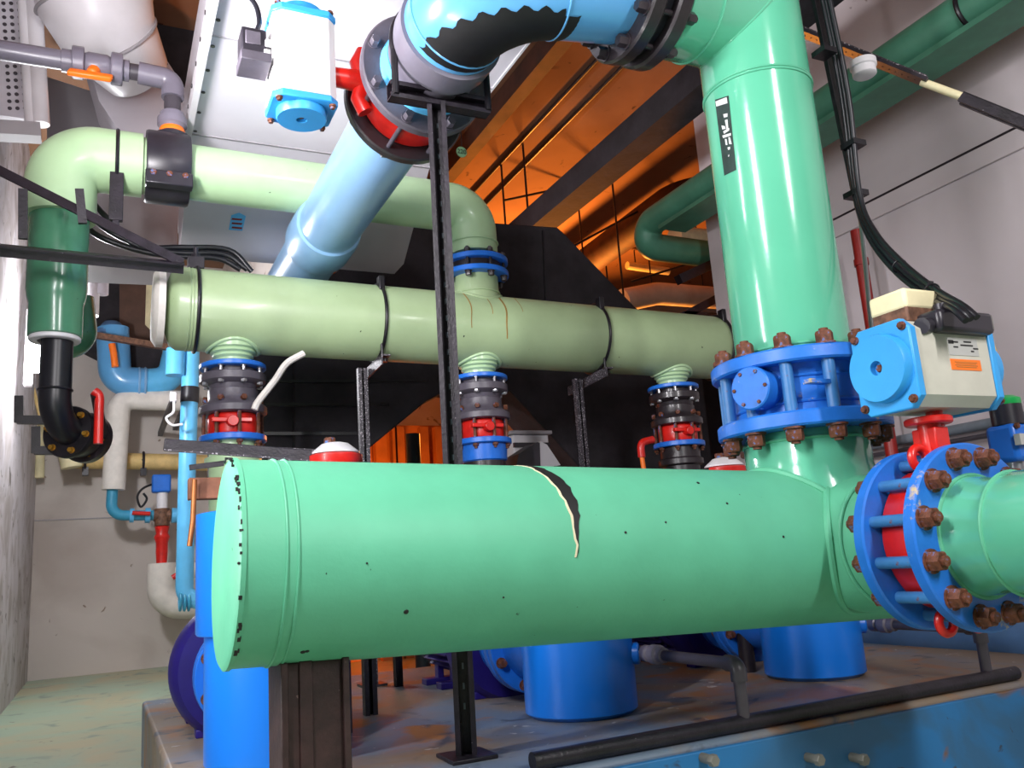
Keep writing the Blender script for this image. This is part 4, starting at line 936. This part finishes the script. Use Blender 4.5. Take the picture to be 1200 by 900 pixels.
for i, (a, b_, yy) in enumerate((((590, 235), (660, 220), 7.0), ((600, 262), (700, 205), 6.6), ((650, 300), (790, 225), 6.8), ((740, 330), (835, 300), 7.0))):
    tag(MB().cyl(D(*a, yy), D(*b_, yy), .012, n=8).build('far_conduit', 'black_paint'), 'thin dark conduit in the orange space, '+('nearest the pale elbow', 'under the black beam end', 'slanting right of the black beam', 'below the green pipe elbow')[i], 'conduit', 'thin conduits in the orange space')
GX, GZ, GR = 3.72, 3.31, .105
t = thing('green_ceiling_pipe', 'dull green pipe under the ceiling passing behind the tall mint riser', 'pipe', (GX, 3.4, GZ-GR))
e = D(762, 268, 5.0)
MB().tube(fillet([(GX, .8, GZ), (GX, 5.05, GZ), (GX, 5.10, GZ-.16), (GX+1.6, 5.15, GZ-.16)], [.12, .10], 8), GR, 32).build('pipe', 'dull_green', t)
b = MB()
for yy in (2.3, 3.9): b.torus((GX, yy, GZ), Y, GR+.004, .012, 32, 8).cyl((GX, yy, GZ+GR), (GX, yy, CZ_), .01, n=8)
b.build('pipe_clamp', 'black_paint', t)
tag(MB().box((GX+.02, 2.6, GZ-GR-.03), (.24, 4.4, .03)).build('pipe_rail', 'dull_green'), 'green painted rail under the ceiling pipe', 'rail')
A = D(803, 224, 6.2)
tag(MB().tube(fillet([(A.x+.7, 6.2, A.z+.05), (A.x, 6.2, A.z), (A.x, WB-.05, A.z-.1)], .32, 10), .165, 36).build('dark_round_duct', 'dark_wood'), 'dark brown round duct curving behind the green pipe elbow', 'duct')
tag(MB().tube(fillet(pxp([(730, 352), (770, 344), (850, 350)], 7.4), .4, 6), .125, 28).build('insulated_pipe', 'insulation_white'), 'white insulated pipe above the right end of the pale header', 'pipe')
tag(MB().cyl(D(735, 311, 8.5), D(783, 318, 8.5), .05, n=16).build('cream_pipe', 'cream'), 'thin cream pipe in the orange space above the white insulated pipe', 'pipe')
tag(MB().cyl(D(790, 280, 6.6), D(850, 285, 6.6), .13, n=24).build('orange_lit_pipe', 'cream'), 'cream pipe just below the green pipe elbow', 'pipe')
for i, (a, b_, w) in enumerate((((798, 372), (862, 338), .06), (((800, 370)), (862, 374), .06), ((795, 328), (845, 305), .07))):
    tag(MB().bar(D(*a, 5.0), D(*b_, 5.0), w, w).build('strut_bar', 'black_steel'), ('upper slanting black steel arm by the right end of the pale header', 'level black steel arm by the right end of the pale header', 'short dark steel bar below the green pipe elbow')[i], 'bracket', 'black arms by the header end')
t = thing('far_rack', 'orange lit steel partition seen below the pale header', 'partition', D(480, 545, 8.5))
b = MB()
for px, w in ((446, .12), (468, .10), (497, .09), (516, .12), (536, .1), (462, .05)):
    p = D(px, 540, 8.4); b.box((p.x, 8.4, 1.0), (w, .1, 2.6))
b.build('column', 'orange_steel', t); MB().box((D(490, 540, 8.6).x, 8.6, 1.0), (1.6, .05, 2.7)).build('panel', 'orange_steel', t)
tag(MB().cyl((D(485, 540, 7.0).x, 7.0, .0), (D(485, 540, 7.0).x, 7.0, 2.0), .062, n=24).build('blue_pipe', 'night_blue'), 'dark blue vertical pipe in front of the orange partition', 'pipe')
tag(MB().cyl((D(457, 540, 7.2).x, 7.2, .0), (D(457, 540, 7.2).x, 7.2, 1.36), .022, n=16).build('blue_pipe', 'sky_blue'), 'slim blue vertical pipe before the orange partition', 'pipe')
p = D(614, 512, 5.0)
t = thing('white_unit', 'white boxy unit seen low between the middle valve stack and the black duct', 'cabinet', (p.x, 5.05, 0))
MB().box((p.x, 5.05, p.z/2), (.26, .3, p.z)).build('body', 'white_paint', t, .01)
MB().box((p.x, 4.895, p.z-.07), (.26, .02, .03)).build('slot', 'black_plastic', t); MB().box((p.x, 5.05, p.z+.012), (.30, .34, .024)).build('lid', 'duct_grey', t, .004)
t = thing('grey_hood', 'dark grey hood with a white side in front of the white unit', 'hood', D(630, 570, 4.6))
MB().prism(pxp([(603, 556), (608, 532), (630, 518), (640, 522), (655, 556)], 4.6), (0, .18, 0)).build('hood', 'dark_pvc', t)
MB().prism(pxp([(633, 517), (641, 521), (657, 545), (634, 549)], 4.595), (0, .1, 0)).build('side', 'white_paint', t)
q = D(630, 553, 4.69); MB().box((q.x, 4.69, (q.z+.31)/2), (.14, .12, q.z-.31)).build('stand', 'dark_pvc', t)
t = thing('number_tag', 'round green tag reading 220 hanging by the strut post', 'tag', D(541, 186, 4.6))
MB().cyl(D(541, 178, 4.6), D(541, 178, 4.6)+Y*.006, .036, n=32).build('disc', 'tag_green', t)
MB().cyl(D(541, 171, 4.6), V((D(541, 171, 4.6).x, 4.6, CZ_)), .004, n=6).build('wire', 'black_paint', t)
cu = bpy.data.curves.new('tag_text', 'FONT'); cu.body = '220'; cu.size = .042; cu.align_x = 'CENTER'; cu.align_y = 'CENTER'; cu.extrude = .001
tmp = bpy.data.objects.new('tmp', cu); COL.objects.link(tmp); bpy.context.view_layer.update()
me = bpy.data.meshes.new_from_object(tmp.evaluated_get(bpy.context.evaluated_depsgraph_get())); bpy.data.objects.remove(tmp)
me.materials.clear(); me.materials.append(MATS['ink'])
o = bpy.data.objects.new('tag_number', me); COL.objects.link(o); o.parent = t; o.location = D(541, 178, 4.6)-V((0, .003, 0))-wloc(t); o.rotation_euler = (PI/2, 0, 0)
# ================================================================== RIGHT WALL THINGS
cz_ = Dx(1010, 530, WX-.05).z
tag(MB().cyl((WX-.05, .5, 1.39), (WX-.05, 4.5, 1.39), .028, n=20).build('wall_conduit', 'conduit_grey'), 'grey conduit running along the right wall behind the red valve', 'conduit')
tag(MB().cyl((WX-.05, .5, 1.33), (WX-.05, 4.5, 1.33), .014, n=16).build('wall_conduit', 'dark_pvc'), 'thin dark conduit just below the grey wall conduit', 'conduit')
p = Dx(1013, 330, 4.0)
t = thing('red_standpipe', 'dark red vertical pipe beside the tall mint riser', 'pipe', (p.x, p.y, 0)); zt_ = Dx(1008, 268, 4.0).z
MB().cyl((p.x, p.y, 0), (p.x, p.y, zt_), .035, n=24).build('pipe', 'dark_red', t)
MB().cyl((p.x, p.y, zt_-.22), (p.x, p.y, zt_-.18), .042, n=24).build('coupling', 'dark_red', t)
t = thing('cable_post', 'black slotted steel strip carrying cables down past the mint riser', 'cable tray', Pd(1006, 240, 3.0))
MB().bar(Pd(950, -30, 3.1), Pd(1004, 230, 3.0), .032, .016, (0, 1, 0)).build('strip', 'black_steel', t)
b = MB()
for px, py in ((966, 62), (1000, 170), (1003, 228)): b.box(Pd(px, py, 2.98), (.06, .06, .02))
b.build('tie', 'black_paint', t)
cabs = ([(962, -30, 3.05), (990, 110, 3.0), (1004, 225, 2.95), (1022, 275, 2.85), (1055, 315, 2.7), (1095, 345, 2.45), (1122, 360, 2.25), (1138, 374, 2.2)],
        [(966, -30, 3.04), (994, 110, 2.98), (1007, 225, 2.92), (1025, 271, 2.82), (1059, 309, 2.65), (1098, 340, 2.42), (1128, 358, 2.25), (1145, 372, 2.2)],
        [(958, -30, 3.06), (986, 110, 3.01), (1001, 225, 2.97), (1019, 279, 2.86), (1051, 320, 2.7), (1090, 349, 2.46), (1116, 362, 2.26), (1132, 376, 2.2)])
for i, c in enumerate(cabs):
    tag(MB().tube(spline([Pd(*q) for q in c]), .0092, 10).build('black_cable', 'black_rubber'), 'black cable sagging to the right actuator, '+('middle of the bundle', 'uppermost of the bundle', 'lowest of the bundle')[i], 'cable', 'cables of the right actuator')
t = thing('cable_ties', 'black cable ties round the bundle near the right actuator', 'cable tie', Pd(1055, 315, 2.68)); b = MB()
for a, c in ((Pd(1054, 312, 2.68), Pd(1070, 325, 2.6)), (Pd(1092, 341, 2.45), Pd(1104, 350, 2.38))): b.torus(a, c-a, .021, .003, 20, 6).box(a+Z*.022, (.012, .012, .012))
b.build('tie', 'black_paint', t)
tag(MB().tube(spline([Pd(1005, 225, 3.0), Pd(1013, 300, 3.05), Pd(1022, 395, 3.1)]), .008, 8).build('grey_wire', 'steel'), 'thin grey wire beside the dark red vertical pipe', 'wire')
t = thing('cable_tray', 'black mesh cable tray slanting under the ceiling at upper right', 'cable tray', Pd(1010, 70, 3.6))
a, c = Pd(930, 34, 3.75), Pd(1087, 97, 3.45)
MB().bar(a, c, .075, .014).build('tray', 'black_steel', t)
b = MB()
n_ = 22; ax_ = (c-a).normalized()
for i in range(n_+1): p = a+(c-a)*i/n_; b.tube([p+V((0, 0, .03)), p+V((0, 0, -.012))], .003, 6)
b.cyl(a+Z*.03, c+Z*.03, .005, n=8); b.build('mesh_wires', 'speckled_steel', t)
tag(MB().cyl(Pd(1080, 96, 3.46), Pd(1140, 118, 3.35), .016, n=16).build('white_conduit', 'cream'), 'short cream conduit bridging the two black trays at upper right', 'conduit')
tag(MB().channel(Pd(1127, 115, 3.37), Pd(1330, 198, 3.0), .05, .04, .005, (0, 0, -1)).build('cable_tray', 'black_steel'), 'black channel tray at the right edge beyond the cream conduit', 'cable tray')
t = thing('smoke_detector', 'round off white smoke detector under the black tray', 'detector', Pd(1012, 94, 3.45)); p = Pd(1012, 80, 3.45)
MB().lathe([(0, -.035), (.04, -.035), (.046, -.03), (.046, .0), (.052, .004), (.052, .03), (.04, .034), (0, .034)], p, Z, 40).build('body', 'white_paint', t)
MB().cyl(p+Z*.03, p+Z*.042, .03, n=16).build('mount', 'white_paint', t)
# small actuated valve at right edge
o = Pd(1186, 520, 2.75)
t = thing('small_actuator', 'small blue valve actuator with black and green indicator at the right edge', 'valve actuator', o)
MB().box(o, (.11, .10, .12)).build('body', 'clean_blue', t, .015)
MB().cyl(o+Z*.06, o+Z*.125, .048, n=28).build('indicator', 'black_plastic', t); MB().lathe([(.046, .125), (.048, .13), (.048, .145), (.03, .155), (0, .157)], o, Z, 28).build('indicator_cap', 'green_plastic', t, label='green cap')
MB().box(o+V((-.015, -.06, .005)), (.09, .02, .035)).build('nameplate', 'label_grey', t)
b = MB(); 
for dx in (-.04, .02): b.hexa(o+V((dx, -.05, .05)), -Y, .01, .01)
b.build('screws', 'rust', t); MB().cyl(o-Z*.05, o-Z*.28, .03, n=16).build('stem', 'steel', t)
b = MB().cyl(o-Z*.30-X*.16, o-Z*.30+X*.25, .06, n=24); b.build('valve_body', 'clean_blue', t)
# left wall / back wall small stains and wall cracks are in the wall materials
tag(MB().tube(spline(pxp([(356, 414), (336, 426), (322, 446), (303, 470), (298, 480)], 4.0)), .016, 8).build('white_strap', 'insulation_white'), 'white bent strap running from the pale header down to the left valve stack', 'strap')
def by(label): return next(o for o in bpy.data.objects if o.get('label') == label)
def hang(label, p, top=None, r_=.008):
    o = by(label); MB().cyl(p, (p.x, p.y, (top or CZ_)), r_, n=8).build('hanger', 'black_paint', o)
def standoff(label, p, q, w=.05):
    o = by(label); MB().bar(p, q, w, w).build('standoff', 'black_steel', o)
for px in (765, 825): hang('white insulated pipe above the right end of the pale header', D(px, 347, 7.4))
hang('thin cream pipe in the orange space above the white insulated pipe', D(745, 313, 8.5)); hang('cream pipe just below the green pipe elbow', D(815, 283, 6.6))
for l, x, y, yy in (('slim light blue vertical pipe with a black collar beside the left valve stack', 223, 463, 8.5), ('white insulated U bend pipe low on the back wall', 190, 700, YB), ('fat blue pipe with two wide elbows on the back wall, red handle on top', 150, 449, YB), ('white insulated pipe dropping down the back wall into a blue elbow', 137, 500, YB), ('small control valve with blue head and red lower pipe on the back wall', 190, 604, YB), ('yellowish tan horizontal pipe crossing the back wall', 168, 542, YB+.2), ('thin white wire loop hanging beside the light blue pipe', 204, 466, 8.3), ('short red lever in front of the white U bend', 214, 671, YB-.35)):
    p = D(x, y, yy); standoff(l, p, V((p.x, WB-.002, p.z)))
p = D(10, 153, 4.9); standoff('pale grey horizontal channel under the perforated tray', p, V((WL, p.y, p.z)))
p = D(10, 100, 5.03); standoff('pale perforated cable tray standing at the upper left edge', p, V((WL, p.y, p.z)))
standoff('small blue valve actuator with black and green indicator at the right edge', Pd(1186, 520, 2.75)-Z*.30, V((WX, Pd(1186, 520, 2.75).y, Pd(1186, 520, 2.75).z-.30)))
# ================================================================== LIGHT
def area(name, loc, aim, sx_, sy_, power, col, spread=180):
    l = bpy.data.lights.new(name, 'AREA'); l.shape = 'RECTANGLE'; l.size = sx_; l.size_y = sy_; l.energy = power; l.color = col; l.spread = math.radians(spread)
    o = bpy.data.objects.new(name, l); COL.objects.link(o); o.location = loc; o.rotation_euler = (V(aim)-V(loc)).to_track_quat('-Z', 'Y').to_euler(); return o
def point(name, loc, power, col, r=.1):
    l = bpy.data.lights.new(name, 'POINT'); l.energy = power; l.color = col; l.shadow_soft_size = r
    o = bpy.data.objects.new(name, l); COL.objects.link(o); o.location = loc; return o
area('ceiling_lamp', (-.52, 1.0, 2.3), (1.9, 2.2, 1.0), .12, 1.2, 62, (1, .97, 1))
area('ceiling_lamp', (1.6, -1.2, 2.9), (2.7, 2.4, 1.4), .15, 1.2, 75, (1, .97, .98))
area('wall_fitting', (-.6, 2.3, 1.25), (1.2, 2.3, 1.1), .12, 1.0, 18, (1, .98, 1))
area('duct_lamp', (-.5, 2.5, 2.45), (.6, 3.1, 3.2), .12, .5, 34, (1, .96, 1), 120)
point('wall_lamp_light', tuple(D(46, 410, 7.2)), 110, (.95, .96, 1), .12)
area('sodium_lamp', (5.2, 9.3, 2.5), (4.2, 7.8, 4.6), .6, .6, 165, (1, .31, .045), 130)
area('sodium_lamp', (2.3, 7.3, .4), (2.0, 8.5, 1.2), .3, .3, 30, (1, .34, .05), 110)
w = bpy.data.worlds.new('world'); SC.world = w; w.use_nodes = True
w.node_tree.nodes['Background'].inputs[0].default_value = (.75, .78, .9, 1); w.node_tree.nodes['Background'].inputs[1].default_value = .06
SC.view_settings.view_transform = 'Standard'; SC.view_settings.look = 'None'; SC.view_settings.exposure = .35; SC.view_settings.gamma = 1; SC.view_settings.use_curve_mapping = False
